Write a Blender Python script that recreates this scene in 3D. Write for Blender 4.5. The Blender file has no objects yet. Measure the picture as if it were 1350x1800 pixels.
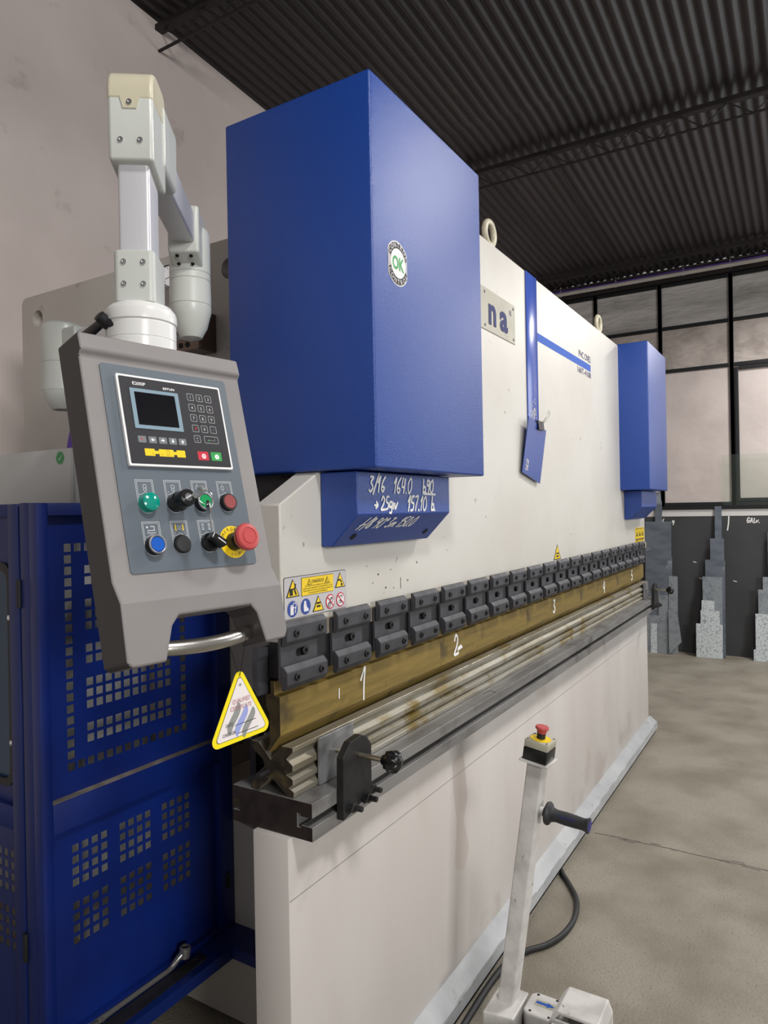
import bpy, bmesh, math, random
from mathutils import Matrix, Vector
random.seed(7)
PI = math.pi
S = bpy.context.scene
COL = S.collection

# ------------------------------------------------------------------ camera
def cam_matrix(yaw, pitch, roll, pos):
    cp, sp, cy, sy = math.cos(pitch), math.sin(pitch), math.cos(yaw), math.sin(yaw)
    f = Vector((cy * cp, sy * cp, sp)); r = f.cross(Vector((0, 0, 1))).normalized(); d = f.cross(r)
    c, s = math.cos(roll), math.sin(roll)
    rr = c * r + s * d; dd = -s * r + c * d
    m = Matrix((rr, -dd, -f)).transposed().to_4x4(); m.translation = pos
    return m
cd = bpy.data.cameras.new('camera'); cam = bpy.data.objects.new('camera', cd); COL.objects.link(cam)
cd.sensor_fit = 'HORIZONTAL'; cd.sensor_width = 36.0; cd.lens = 36.0 * 1232.05 / 1350.0
cd.clip_start = 0.05; cd.clip_end = 100
cam.matrix_world = cam_matrix(.5492, -.0023, .0185, Vector((-1.2744, -1.067, 1.655)))
S.camera = cam

# ------------------------------------------------------------------ light
S.view_settings.view_transform = 'Standard'; S.view_settings.look = 'None'
S.view_settings.gamma = 1.0; S.view_settings.use_curve_mapping = False
S.view_settings.exposure = 0.0
W = bpy.data.worlds.new('hall'); S.world = W; W.use_nodes = True
W.node_tree.nodes['Background'].inputs[0].default_value = (1.0, 0.98, 0.965, 1)
W.node_tree.nodes['Background'].inputs[1].default_value = 0.3
def lamp(x, y, z, power, size=.45, col=(1, .97, .94)):
    l = bpy.data.lights.new('hall_lamp', 'AREA'); l.shape = 'DISK'; l.size = size; l.energy = power; l.color = col
    o = bpy.data.objects.new('hall_lamp', l); COL.objects.link(o); o.location = (x, y, z)
    return o
lamp(-0.6, -1.9, 3.8, 62)
lamp(2.4, -1.6, 3.85, 72, .6)
lamp(6.0, -1.6, 3.75, 95, .6)
# the wide lit hall opening far behind the photographer
hl = bpy.data.lights.new('hall_opening', 'AREA'); hl.shape = 'RECTANGLE'; hl.size = 3.0; hl.size_y = 2.0; hl.energy = 790; hl.color = (1, .985, .96)
ho = bpy.data.objects.new('hall_opening', hl); COL.objects.link(ho); ho.location = (-6.5, -12.0, 4.0)
ho.rotation_euler = (Vector((.5, 0, 1.8)) - ho.location).to_track_quat('-Z', 'Y').to_euler()

# added light off the solid back wall, out of view right, washing front faces
dl = bpy.data.lights.new('fill_light', 'AREA'); dl.shape = 'RECTANGLE'; dl.size = 3.0; dl.size_y = 2.6; dl.energy = 110; dl.color = (.94, .97, 1)
do = bpy.data.objects.new('fill_light', dl); COL.objects.link(do); do.location = (7.1, -4.6, 2.0); do.rotation_euler = (Vector((3.0, -2.2, 1.4)) - do.location).to_track_quat('-Z', 'Y').to_euler()

# ------------------------------------------------------------------ materials
def lin(h):
    h = h.lstrip('#'); v = [int(h[i:i + 2], 16) / 255 for i in (0, 2, 4)]
    return tuple(x / 12.92 if x <= .04045 else ((x + .055) / 1.055) ** 2.4 for x in v)
MATS = {}
def mat(name, c, rough=.5, metal=0., c2=None, nscale=6., nlo=.4, nhi=.65, stretch=(1, 1, 1), detail=5.,
        bump=0., bscale=300., bdist=.001, bstretch=(1, 1, 1), coat=0., rvar=0., spec=.5, c3=None, n3=40., lo3=.62, hi3=.7, voronoi=False):
    m = bpy.data.materials.new(name); m.use_nodes = True; nt = m.node_tree; N = nt.nodes; L = nt.links
    b = N['Principled BSDF']
    c = lin(c) if isinstance(c, str) else c
    b.inputs['Base Color'].default_value = (*c, 1); b.inputs['Roughness'].default_value = rough
    b.inputs['Metallic'].default_value = metal; b.inputs['Specular IOR Level'].default_value = spec
    b.inputs['Coat Weight'].default_value = coat
    tc = N.new('ShaderNodeTexCoord')
    def noise(scale, st, det=5.):
        mp = N.new('ShaderNodeMapping'); mp.inputs['Scale'].default_value = st
        L.new(tc.outputs['Object'], mp.inputs['Vector'])
        if voronoi and det >= 0 and scale == nscale:
            n = N.new('ShaderNodeTexVoronoi'); n.inputs['Scale'].default_value = scale
            L.new(mp.outputs[0], n.inputs['Vector']); return n.outputs['Color']
        n = N.new('ShaderNodeTexNoise'); n.inputs['Scale'].default_value = scale; n.inputs['Detail'].default_value = abs(det)
        L.new(mp.outputs[0], n.inputs['Vector']); return n.outputs['Fac']
    def ramp(src, lo, hi):
        r = N.new('ShaderNodeMapRange'); r.inputs[1].default_value = lo; r.inputs[2].default_value = hi
        L.new(src, r.inputs[0]); return r.outputs[0]
    def mix(f, a, bb):
        x = N.new('ShaderNodeMix'); x.data_type = 'RGBA'; L.new(f, x.inputs[0])
        if isinstance(a, tuple): x.inputs[6].default_value = (*a, 1)
        else: L.new(a, x.inputs[6])
        x.inputs[7].default_value = (*bb, 1); return x.outputs[2]
    out = c
    if c2 is not None:
        c2 = lin(c2) if isinstance(c2, str) else c2
        f = ramp(noise(nscale, stretch, detail), nlo, nhi)
        out = mix(f, c, c2)
        if rvar:
            r = N.new('ShaderNodeMapRange'); r.inputs[3].default_value = rough; r.inputs[4].default_value = rough + rvar
            L.new(f, r.inputs[0]); L.new(r.outputs[0], b.inputs['Roughness'])
    if c3 is not None:
        c3 = lin(c3) if isinstance(c3, str) else c3
        f = ramp(noise(n3, (1, 1, 1), -4.), lo3, hi3); out = mix(f, out, c3)
    if not isinstance(out, tuple): L.new(out, b.inputs['Base Color'])
    if bump:
        bp = N.new('ShaderNodeBump'); bp.inputs['Strength'].default_value = bump; bp.inputs['Distance'].default_value = bdist
        L.new(noise(bscale, bstretch, -2.), bp.inputs['Height']); L.new(bp.outputs[0], b.inputs['Normal'])
    MATS[name] = m
    return m
M = MATS
mat('blue_powdercoat', '#043b90', .42, bump=.8, bscale=380, bdist=.0014, spec=.8)
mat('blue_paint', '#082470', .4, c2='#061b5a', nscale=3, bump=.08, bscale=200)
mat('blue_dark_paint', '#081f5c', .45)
mat('ram_white', '#cac7c0', .42, c2='#c3bfb7', nscale=2.5, bump=.4, bscale=330, bdist=.0012, c3='#8f8a80', n3=22, lo3=.72, hi3=.76)
mat('frame_white', '#b9b4ae', .5, c2='#aea8a1', nscale=2, bump=.15, bscale=250, c3='#97897a', n3=9, lo3=.66, hi3=.74)
mat('table_white', '#c8c3bf', .42, c2='#bfb9b4', nscale=3, stretch=(1, 1, .25), bump=.12, bscale=260, c3='#b3aaa3', n3=2.2, lo3=.6, hi3=.68)
mat('skirt_white', '#aeb0b2', .4, c2='#9b9da0', nscale=5, bump=.5, bscale=9, bdist=.012, c3='#7d7e80', n3=20, lo3=.68, hi3=.74)
mat('nose_beige', '#9c9484', .5, c2='#857c6c', nscale=20)
mat('wall_pink', '#d7cbc6', .85, c2='#c9bdb8', nscale=1.1, bump=.25, bscale=7, bdist=.02, c3='#a99b95', n3=4.5, lo3=.66, hi3=.8)
mat('wall_white', '#c9c7c5', .8)
mat('board_black', '#3b3c3e', .6, c2='#343537', nscale=3, c3='#5a5b5c', n3=14, lo3=.74, hi3=.8)
mat('floor_concrete', '#8e887b', .7, c2='#777063', nscale=2.6, detail=12, bump=.6, bscale=90, bdist=.004, c3='#655d53', n3=110, lo3=.58, hi3=.74)
mat('roof_metal', '#3c3637', .5, c2='#2c2729', nscale=1.5, stretch=(.3, 3, 1), c3='#5a5048', n3=7, lo3=.72, hi3=.8)
mat('truss_steel', '#231c1d', .6, c2='#1a1516')
mat('window_steel', '#111316', .45)
mat('black_gap', '#060606', .9)
mat('pvc_white', '#b9b4ae', .45)
mat('cable_purple', '#5b3aa0', .5)
mat('cable_black', '#1b1b1c', .5)
mat('rail_steel', '#8b8a89', .36, .35, c2='#706e6d', nscale=6, stretch=(.5, 3, 3), rvar=.15, c3='#4a4846', n3=5, lo3=.6, hi3=.75)
mat('rail_end', '#2b2020', .6, .3, c2='#1d1516', nscale=30)
mat('die_steel', '#aaa69b', .34, .6, c2='#857d6a', nscale=9, stretch=(.4, 3, 3), rvar=.2, c3='#7d6a35', n3=8, lo3=.56, hi3=.68)
mat('die_end', '#3d362c', .5, .5, c2='#2a251f', nscale=30, c3='#5c5136', n3=18, lo3=.55, hi3=.66)
mat('punch_oiled', '#978044', .36, .4, c2='#7a6735', nscale=7, stretch=(.5, 2, 6), rvar=.15, c3='#574a30', n3=14, lo3=.58, hi3=.76)
mat('punch_end', '#54482f', .5, .6, c2='#3a3326', nscale=25)
mat('clamp_black', '#414146', .5, .15, c2='#36363a', nscale=15, rvar=.1)
mat('black_steel', '#2d2c2d', .48, .4, c2='#201f20', nscale=12)
mat('black_plastic', '#101012', .28)
mat('black_matte', '#17171a', .5)
mat('zinc_bolt', '#b7b09a', .28, .9)
mat('chrome', '#c9c9c9', .2, 1.)
mat('ring_steel', '#7c7c80', .4, .9)
mat('brushed_steel', '#b9b6b0', .3, 1., bump=.15, bscale=60, bstretch=(1, 12, 12))
mat('plate_steel', '#9fa0a2', .36, .5, c2='#6f7072', nscale=12)
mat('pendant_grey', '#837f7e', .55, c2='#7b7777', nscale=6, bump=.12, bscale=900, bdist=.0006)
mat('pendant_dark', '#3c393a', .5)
mat('overlay_grey', '#5b646d', .45)
mat('overlay_line', '#c9cdd0', .5)
mat('keypad_black', '#242328', .42)
mat('keypad_white', '#e6e6e6', .4)
mat('screen_frame', '#7c93a2', .4)
mat('screen_glass', '#17171b', .12)
mat('key_grey', '#70767a', .5)
mat('sign_yellow', '#ecc913', .45)
mat('tag_yellow', '#f2de1c', .4)
mat('sign_black', '#141414', .5)
mat('sign_red', '#c1243a', .45)
mat('sign_white', '#e2dfe0', .45)
mat('sign_silver', '#b9b6b8', .4)
mat('sign_blue', '#2a4692', .45)
mat('sign_green', '#2f9a4c', .45)
mat('ink_grey', '#8d8f8e', .5); mat('ink_violet', '#96a0d6', .5); mat('ink_red', '#b07480', .5)
mat('tag_paper', '#e6dfde', .45)
mat('text_blue', '#252b60', .7)
mat('stripe_blue', '#104eae', .65)
mat('strip_blue', '#3a55ac', .22, c2='#334d9f', nscale=8, stretch=(4, 4, .4), c3='#7d8fc8', n3=30, lo3=.74, hi3=.78)
mat('card_blue', '#28428f', .35)
mat('name_plate', '#a8a496', .5, .25, c2='#9b978a', nscale=8)
mat('chalk', '#e6e6e4', .9)
mat('button_teal', '#0b8d7c', .15, spec=.7); mat('button_green', '#0f8f52', .3); mat('button_red', '#8d4444', .4)
mat('button_blue', '#1455b4', .3); mat('button_black', '#2c2b2e', .45); mat('estop_red', '#b8494a', .38)
mat('arm_grey', '#c4c7c2', .32, c2='#bcbfba', nscale=5)
mat('arm_cream', '#c9c3ad', .35, c2='#bdb69e', nscale=8)
mat('arm_alu', '#cfcfd3', .38, .35, bump=.12, bscale=50, bstretch=(20, 20, .6))
mat('arm_white', '#dcdcda', .25)
mat('zinc_sheet', '#949ca3', .38, .55, c2='#a9b0b6', nscale=170, voronoi=True, c3='#7f878f', n3=14, lo3=.5, hi3=.75)
mat('zinc_sheet_dark', '#7f8893', .36, .6, c2='#6b7480', nscale=4, stretch=(1, 1, 3), c3='#a3abb3', n3=5, lo3=.6, hi3=.68)
mat('zinc_sheet_bright', '#ccd3d7', .42, .35, c2='#dde3e6', nscale=190, voronoi=True, c3='#9da7ae', n3=50, lo3=.5, hi3=.66)
mat('cabinet_grey', '#c2c2c0', .5)
mat('oily_brown', '#6a5a50', .35, .6)
mat('estop_lid', '#a9a595', .5); mat('stand_white', '#cfcdca', .42, c2='#b5b2ae', nscale=14, c3='#8b8985', n3=40, lo3=.68, hi3=.74)
mat('grip_rubber', '#26272a', .55); mat('grip_blue', '#2a2c78', .5)
mat('wrench_steel', '#8d8b88', .3, .7)
mat('teal_window', '#0f3550', .25)
mat('drip', '#bab1ac', .4)
mat('dust', '#6d655e', .9, c2='#8a8178', nscale=25)
mat('pane_low', '#c3b9b5', .45, c2='#b7adA9', nscale=2.5, bump=.22, bscale=9, bdist=.02, spec=.5)
mat('pane_mid', '#b3aaa4', .4, c2='#978e88', nscale=4, bump=.7, bscale=14, bdist=.02, bstretch=(1, .6, 2.2))
mat('pane_high', '#bdbab7', .35, c2='#989592', nscale=3, stretch=(1, .5, 2), bump=.7, bscale=14, bdist=.02, bstretch=(1, .6, 2.2))
def glassmat(name, tint, a):
    m = bpy.data.materials.new(name); m.use_nodes = True; nt = m.node_tree; N = nt.nodes; L = nt.links
    for n in list(N): N.remove(n)
    o = N.new('ShaderNodeOutputMaterial'); t = N.new('ShaderNodeBsdfTransparent'); t.inputs[0].default_value = (*lin(tint), 1)
    g = N.new('ShaderNodeBsdfPrincipled'); g.inputs['Base Color'].default_value = (*lin('#a9b5ae'), 1); g.inputs['Roughness'].default_value = .25
    x = N.new('ShaderNodeMixShader'); x.inputs[0].default_value = a
    L.new(t.outputs[0], x.inputs[1]); L.new(g.outputs[0], x.inputs[2]); L.new(x.outputs[0], o.inputs[0]); MATS[name] = m
glassmat('clear_acrylic', '#fafcfa', .03)

# ------------------------------------------------------------------ mesh helpers
def link(name, bm, mats, parent=None, smooth=30, world=True, bevel=0, bseg=2):
    me = bpy.data.meshes.new(name)
    bmesh.ops.recalc_face_normals(bm, faces=bm.faces[:]) if not getattr(bm, 'flat_decal', False) else None
    bm.to_mesh(me); bm.free()
    for m in (mats if isinstance(mats, (list, tuple)) else [mats]): me.materials.append(M[m])
    o = bpy.data.objects.new(name, me); COL.objects.link(o)
    if smooth:
        for p in me.polygons: p.use_smooth = True
        me.set_sharp_from_angle(angle=math.radians(smooth))
    if parent is not None:
        o.parent = parent
        if world:
            root = parent
            t = Vector((0, 0, 0))
            while root is not None:
                t += root.location; root = root.parent
            o.location = -t
            me.transform(Matrix.Translation(-t)); o.location = (0, 0, 0)
    if bevel:
        b = o.modifiers.new('bevel', 'BEVEL'); b.width = bevel; b.segments = bseg; b.limit_method = 'ANGLE'; b.angle_limit = math.radians(35)
    return o
def thing(name, label, cat, loc=(0, 0, 0), group=None):
    o = bpy.data.objects.new(name, None); COL.objects.link(o); o.location = loc; o.empty_display_size = .1
    tag(o, label, cat, group); return o
def tag(o, label, cat, group=None, kind=None):
    o['label'] = label; o['category'] = cat
    if group: o['group'] = group
    if kind: o['kind'] = kind
    return o
def struct(name, bm, mats, **k):
    o = link(name, bm, mats, **k); o['kind'] = 'structure'; return o
def recenter(o):
    """put a single-mesh thing's origin at the foot of its mesh"""
    me = o.data; xs = [v.co for v in me.vertices]
    c = Vector(((min(v.x for v in xs) + max(v.x for v in xs)) / 2, (min(v.y for v in xs) + max(v.y for v in xs)) / 2, min(v.z for v in xs)))
    me.transform(Matrix.Translation(-c)); o.location = c; return o
def nb(): return bmesh.new()
def box(bm, x0, x1, y0, y1, z0, z1, bev=0, mx=None, mi=0, seg=2):
    vs = [bm.verts.new((x, y, z)) for x in (x0, x1) for y in (y0, y1) for z in (z0, z1)]
    F = [(0, 1, 3, 2), (4, 6, 7, 5), (0, 4, 5, 1), (2, 3, 7, 6), (0, 2, 6, 4), (1, 5, 7, 3)]
    fs = [bm.faces.new([vs[i] for i in f]) for f in F]
    for f in fs: f.material_index = mi
    if bev:
        es = list({e for f in fs for e in f.edges})
        r = bmesh.ops.bevel(bm, geom=es, offset=bev, segments=seg, affect='EDGES', profile=.5)
        vs = list({v for f in r['faces'] for v in f.verts} | {v for f in fs if f.is_valid for v in f.verts})
        for f in {f for v in vs for f in v.link_faces}: f.material_index = mi
    if mx is not None: bmesh.ops.transform(bm, matrix=mx, verts=vs)
    return vs
def prism(bm, pts, a0, a1, axis='x', holes=(), mi=0, mx=None):
    """2D outline (with holes) extruded along an axis. axis x: pts are (y,z); y: (x,z); z: (x,y)"""
    def P(p, a): return {'x': (a, p[0], p[1]), 'y': (p[0], a, p[1]), 'z': (p[0], p[1], a)}[axis]
    start = set(bm.verts)
    es = []
    for loop in [pts, *holes]:
        vs = [bm.verts.new(P(p, a0)) for p in loop]
        es += [bm.edges.new((vs[i], vs[(i + 1) % len(vs)])) for i in range(len(vs))]
    if holes:
        r = bmesh.ops.triangle_fill(bm, use_beauty=True, use_dissolve=False, edges=es)
        fs = [g for g in r['geom'] if isinstance(g, bmesh.types.BMFace)]
    else: fs = [bm.faces.new([e.verts[0] if False else v for v in vs])]
    r = bmesh.ops.extrude_face_region(bm, geom=fs)
    d = Vector(P((0, 0), a1 - a0)); nv = [g for g in r['geom'] if isinstance(g, bmesh.types.BMVert)]
    bmesh.ops.translate(bm, vec=d, verts=nv)
    allv = [v for v in bm.verts if v not in start]
    for f in {f for v in allv for f in v.link_faces}: f.material_index = mi
    if mx is not None: bmesh.ops.transform(bm, matrix=mx, verts=allv)
    return allv
def frame_from(p, d):
    d = Vector(d).normalized(); a = Vector((0, 0, 1)) if abs(d.z) < .9 else Vector((1, 0, 0))
    x = a.cross(d).normalized(); y = d.cross(x)
    m = Matrix((x, y, d)).transposed().to_4x4(); m.translation = Vector(p); return m
def lathe(bm, prof, p, d, seg=24, mi=0, cap=True):
    """profile [(r, h)] turned about axis d from p"""
    m = frame_from(p, d); rings = []
    for r, h in prof:
        rings.append([bm.verts.new(m @ Vector((r * math.cos(2 * PI * i / seg), r * math.sin(2 * PI * i / seg), h))) for i in range(seg)])
    fs = []
    for a, b in zip(rings, rings[1:]):
        for i in range(seg): fs.append(bm.faces.new((a[i], a[(i + 1) % seg], b[(i + 1) % seg], b[i])))
    if cap:
        fs.append(bm.faces.new(list(reversed(rings[0])))); fs.append(bm.faces.new(rings[-1]))
    for f in fs: f.material_index = mi
    return fs
def cyl(bm, p0, p1, r, seg=16, mi=0, r1=None):
    d = Vector(p1) - Vector(p0); lathe(bm, [(r, 0), (r if r1 is None else r1, d.length)], p0, d, seg, mi)
def tube(bm, pts, r, seg=10, mi=0, closed=False):
    pts = [Vector(p) for p in pts]; rings = []; n = len(pts); up = None
    for i, p in enumerate(pts):
        a = pts[(i - 1) % n] if (closed or i > 0) else p; b = pts[(i + 1) % n] if (closed or i < n - 1) else p
        t = (b - a).normalized()
        if up is None: up = t.orthogonal().normalized()
        up = (up - t * up.dot(t)).normalized(); s = t.cross(up)
        rr = r[i] if isinstance(r, (list, tuple)) else r
        rings.append([bm.verts.new(p + rr * (math.cos(2 * PI * k / seg) * up + math.sin(2 * PI * k / seg) * s)) for k in range(seg)])
    pairs = list(zip(rings, rings[1:])) + ([(rings[-1], rings[0])] if closed else [])
    fs = []
    for a, b in pairs:
        for k in range(seg): fs.append(bm.faces.new((a[k], a[(k + 1) % seg], b[(k + 1) % seg], b[k])))
    if not closed: fs += [bm.faces.new(list(reversed(rings[0]))), bm.faces.new(rings[-1])]
    for f in fs: f.material_index = mi
def catmull(pts, k=8):
    pts = [Vector(p) for p in pts]; out = []
    P = [pts[0]] + pts + [pts[-1]]
    for i in range(1, len(P) - 2):
        for j in range(k):
            t = j / k; a, b, c, d = P[i - 1], P[i], P[i + 1], P[i + 2]
            out.append(.5 * ((2 * b) + (c - a) * t + (2 * a - 5 * b + 4 * c - d) * t * t + (3 * b - a - 3 * c + d) * t ** 3))
    out.append(pts[-1]); return out
def rrect(x0, x1, y0, y1, r, k=5):
    o = []
    for cx, cy, a in ((x1 - r, y1 - r, 0), (x0 + r, y1 - r, 90), (x0 + r, y0 + r, 180), (x1 - r, y0 + r, 270)):
        for i in range(k + 1):
            t = math.radians(a + 90 * i / k); o.append((cx + r * math.cos(t), cy + r * math.sin(t)))
    return o
def circ(cx, cy, r, n=24, ry=None, a0=0): return [(cx + r * math.cos(a0 + 2 * PI * i / n), cy + (ry or r) * math.sin(a0 + 2 * PI * i / n)) for i in range(n)]
def roundpoly(pts, r, k=6):
    n = len(pts); out = []
    for i in range(n):
        p, a, b = Vector(pts[i]), Vector(pts[i - 1]), Vector(pts[(i + 1) % n])
        u, v = (a - p).normalized(), (b - p).normalized(); ang = math.acos(max(-1, min(1, u.dot(v))))
        d = r / math.tan(ang / 2); c = p + (u + v).normalized() * (r / math.sin(ang / 2))
        s, e = p + u * d, p + v * d; a0 = math.atan2(s.y - c.y, s.x - c.x); a1 = math.atan2(e.y - c.y, e.x - c.x)
        da = (a1 - a0 + PI) % (2 * PI) - PI
        for j in range(k + 1): out.append((c.x + r * math.cos(a0 + da * j / k), c.y + r * math.sin(a0 + da * j / k)))
    return out
def glyph_mesh(txt, cond=1.0, bold=0.0):
    c = bpy.data.curves.new('t', 'FONT'); c.body = txt; c.size = 1; c.resolution_u = 3; c.offset = bold; c.space_character = 1.0
    o = bpy.data.objects.new('t', c); COL.objects.link(o); dg = bpy.context.evaluated_depsgraph_get(); dg.update()
    me = o.evaluated_get(dg).to_mesh()
    vs = [(v.co.x * cond, v.co.y) for v in me.vertices]; fs = [tuple(p.vertices) for p in me.polygons]
    o.evaluated_get(dg).to_mesh_clear(); bpy.data.objects.remove(o); bpy.data.curves.remove(c)
    return vs, fs
_GC = {}
class Dec:
    """flat printing on a surface: local frame (origin, ex, ey, outward)"""
    def __init__(s, o, ex, ey, en=None, off=.0006):
        s.o, s.ex, s.ey = Vector(o), Vector(ex).normalized(), Vector(ey).normalized()
        s.en = Vector(en).normalized() if en else s.ex.cross(s.ey).normalized()
        s.bm = bmesh.new(); s.mats = []; s.off = off; s.cnt = 0
    def mi(s, m):
        if m not in s.mats: s.mats.append(m)
        return s.mats.index(m)
    def pt(s, x, y, l): return s.o + s.ex * x + s.ey * y + s.en * (s.off * (1 + l) + s.off * .015 * (s.cnt % 50))
    def poly(s, pts, m, l=0):
        s.cnt += 1
        f = s.bm.faces.new([s.bm.verts.new(s.pt(x, y, l)) for x, y in pts]); f.material_index = s.mi(m); f.normal_update()
        if f.normal.dot(s.en) < 0: f.normal_flip()
        if len(pts) > 4: bmesh.ops.triangulate(s.bm, faces=[f])
    def rect(s, x0, x1, y0, y1, m, l=0): s.poly([(x0, y0), (x1, y0), (x1, y1), (x0, y1)], m, l)
    def circle(s, x, y, r, m, l=0, n=28, ry=None): s.poly(circ(x, y, r, n, ry), m, l)
    def outline(s, pts, w, m, l=0):
        n = len(pts)
        for i in range(n): s.seg(pts[i], pts[(i + 1) % n], w, m, l)
    def ring(s, x, y, r, w, m, l=0, ry=None): s.outline(circ(x, y, r, 32, ry), w, m, l)
    def seg(s, a, b, w, m, l=0):
        d = Vector((b[0] - a[0], b[1] - a[1]))
        if d.length < 1e-7: return
        d.normalize(); n = Vector((-d.y, d.x)) * w / 2; e = d * w * .3
        s.poly([(a[0] - n.x - e.x, a[1] - n.y - e.y), (b[0] - n.x + e.x, b[1] - n.y + e.y), (b[0] + n.x + e.x, b[1] + n.y + e.y), (a[0] + n.x - e.x, a[1] + n.y - e.y)], m, l)
    def line(s, pts, w, m, l=0):
        for a, b in zip(pts, pts[1:]): s.seg(a, b, w, m, l)
    def text(s, t, x, y, h, m, l=1, align='c', cond=1., rot=0, bold=0., width=None):
        """h: capital height; x,y anchor of the baseline"""
        k = (t, bold)
        if k not in _GC: _GC[k] = glyph_mesh(t, 1., bold)
        vs, fs = _GC[k]
        if not vs: return
        x0, x1 = min(v[0] for v in vs), max(v[0] for v in vs); sc = h / .73; sx = sc * cond
        if width: sx = width / (x1 - x0)
        ax = {'c': (x0 + x1) / 2, 'l': x0, 'r': x1}[align]
        c, sn = math.cos(rot), math.sin(rot); bv = []
        for vx, vy in vs:
            u, w = (vx - ax) * sx, vy * sc
            bv.append(s.bm.verts.new(s.pt(x + u * c - w * sn, y + u * sn + w * c, l)))
        i = s.mi(m)
        for f in fs:
            try: g = s.bm.faces.new([bv[q] for q in f]); g.material_index = i
            except ValueError: pass
    def arc_text(s, t, cx, cy, r, a0, da, h, m, l=1, flip=False):
        for i, ch in enumerate(t):
            a = a0 + da * i
            s.text(ch, cx + r * math.cos(a), cy + r * math.sin(a), h, m, l, rot=a + (PI / 2 if flip else -PI / 2))
    def hand(s, t, x, y, h, w, m, l=1, slant=.15, jit=.05):
        for ch in t:
            if ch == ' ': x += h * .35; continue
            adv, strokes = HAND[ch]
            for st in strokes:
                pts = [(x + (px + slant * py + random.uniform(-jit, jit) * .5) * h, y + (py + random.uniform(-jit, jit) * .5) * h) for px, py in st]
                s.line([tuple(p)[:2] for p in catmull([(a, b, 0) for a, b in pts], 4)], w * random.uniform(.85, 1.15), m, l)
            x += adv * h
        return x
    def build(s, name, parent=None, world=True):
        me = bpy.data.meshes.new(name)
        s.bm.normal_update()
        for f in s.bm.faces:
            if f.normal.dot(s.en) < 0: f.normal_flip()
        s.bm.to_mesh(me); s.bm.free()
        for m in s.mats: me.materials.append(M[m])
        o = bpy.data.objects.new(name, me); COL.objects.link(o)
        if parent is not None:
            o.parent = parent
            if world:
                t = Vector((0, 0, 0)); r = parent
                while r is not None: t += r.location; r = r.parent
                me.transform(Matrix.Translation(-t))
        return o
HAND = {
 '0': (.62, [[(.3, 1), (.05, .7), (.05, .25), (.25, 0), (.48, .3), (.45, .75), (.3, 1)]]),
 '1': (.42, [[(.02, .62), (.25, 1), (.2, .5), (.18, 0)]]),
 '2': (.62, [[(.03, .75), (.2, 1), (.42, .8), (.3, .4), (.02, .03), (.5, .02)]]),
 '3': (.58, [[(.05, .95), (.4, .9), (.18, .58), (.42, .3), (.2, 0), (0, .12)]]),
 '4': (.6, [[(.1, .98), (.03, .45), (.42, .45)], [(.4, .95), (.36, 0)]]),
 '5': (.58, [[(.45, 1), (.12, .98), (.1, .58), (.4, .5), (.38, .1), (.02, .03)]]),
 '6': (.6, [[(.42, 1), (.12, .6), (.08, .15), (.3, .02), (.42, .28), (.12, .32)]]),
 '7': (.55, [[(.02, .95), (.42, .98), (.2, .4), (.14, 0)]]),
 '8': (.56, [[(.42, .9), (.15, .95), (.12, .65), (.4, .35), (.3, .02), (.05, .15), (.2, .5), (.44, .88)]]),
 '9': (.56, [[(.42, .85), (.12, .95), (.08, .6), (.38, .6), (.43, .9), (.38, .4), (.3, 0)]]),
 '/': (.4, [[(.42, 1.15), (-.05, -.15)]]), '.': (.25, [[(.06, .04), (.12, .0), (.06, .04)]]),
 'b': (.62, [[(.1, 1), (.05, .05)], [(.06, .35), (.35, .45), (.38, .08), (.06, .03), (.6, .0)]]),
 'g': (.55, [[(.4, .55), (.12, .6), (.08, .2), (.38, .25), (.4, .55), (.36, -.2), (.1, -.25)]]),
 'i': (.25, [[(.1, .5), (.08, .05)]]), 'v': (.5, [[(.03, .5), (.15, .05), (.4, .55)]]),
 'm': (.75, [[(.02, .02), (.08, .5), (.1, .35), (.28, .5), (.28, .1), (.32, .38), (.52, .48), (.55, .05)]]),
 'o': (.3, [[(.1, .95), (.02, .8), (.15, .72), (.2, .88), (.1, .95)]]),
 '>': (.6, [[(.02, .35), (.45, .35)], [(.25, .6), (.46, .35), (.22, .12)]]),
 'G': (.62, [[(.48, .85), (.2, .98), (.04, .5), (.2, .03), (.46, .2), (.46, .45), (.25, .45)]]),
 'a': (.58, [[(.02, .0), (.2, .95), (.42, .0)], [(.08, .35), (.38, .35)]]),
 'l': (.4, [[(.08, .9), (.06, .05), (.34, .05)]]), 'c': (.5, [[(.4, .85), (.1, .7), (.08, .2), (.4, .05)]]),
 '*': (.5, [[(.3, 1.05), (.05, -.1)], [(-.05, .3), (.4, .45)]]),
}

# ================================================================== SETTING
XB = 7.19; YW = 2.33
RS = .067
def roof_z(x): return 4.326 + RS * (XB - x)
bm = nb(); box(bm, -5, XB + .25, -8, YW + .2, -.1, 0)
struct('floor', bm, 'floor_concrete', smooth=0)
bm = nb(); box(bm, -5, XB + .25, YW, YW + .2, 0, 5.4)
struct('wall_left', bm, 'wall_pink', smooth=0)
# back wall: dark painted dado, a pale strip, the ledge under the windows
bm = nb(); box(bm, XB, XB + .2, -8, YW, 0, 1.525); struct('wall_back', bm, 'board_black', smooth=0)
bm = nb(); box(bm, XB - .004, XB + .2, -8, YW, 1.525, 1.60, .002); struct('trim_1', bm, 'wall_white', smooth=0)
bm = nb(); box(bm, XB - .02, XB + .2, -8, YW, 1.601, 1.64, .003); struct('trim_2', bm, 'window_steel', smooth=0)
bm = nb(); box(bm, XB, XB + .2, -8, YW, 4.15, 4.318); box(bm, XB - .05, XB, -8, YW, 4.16, 4.2); struct('trim_3', bm, 'truss_steel', smooth=0)
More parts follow.
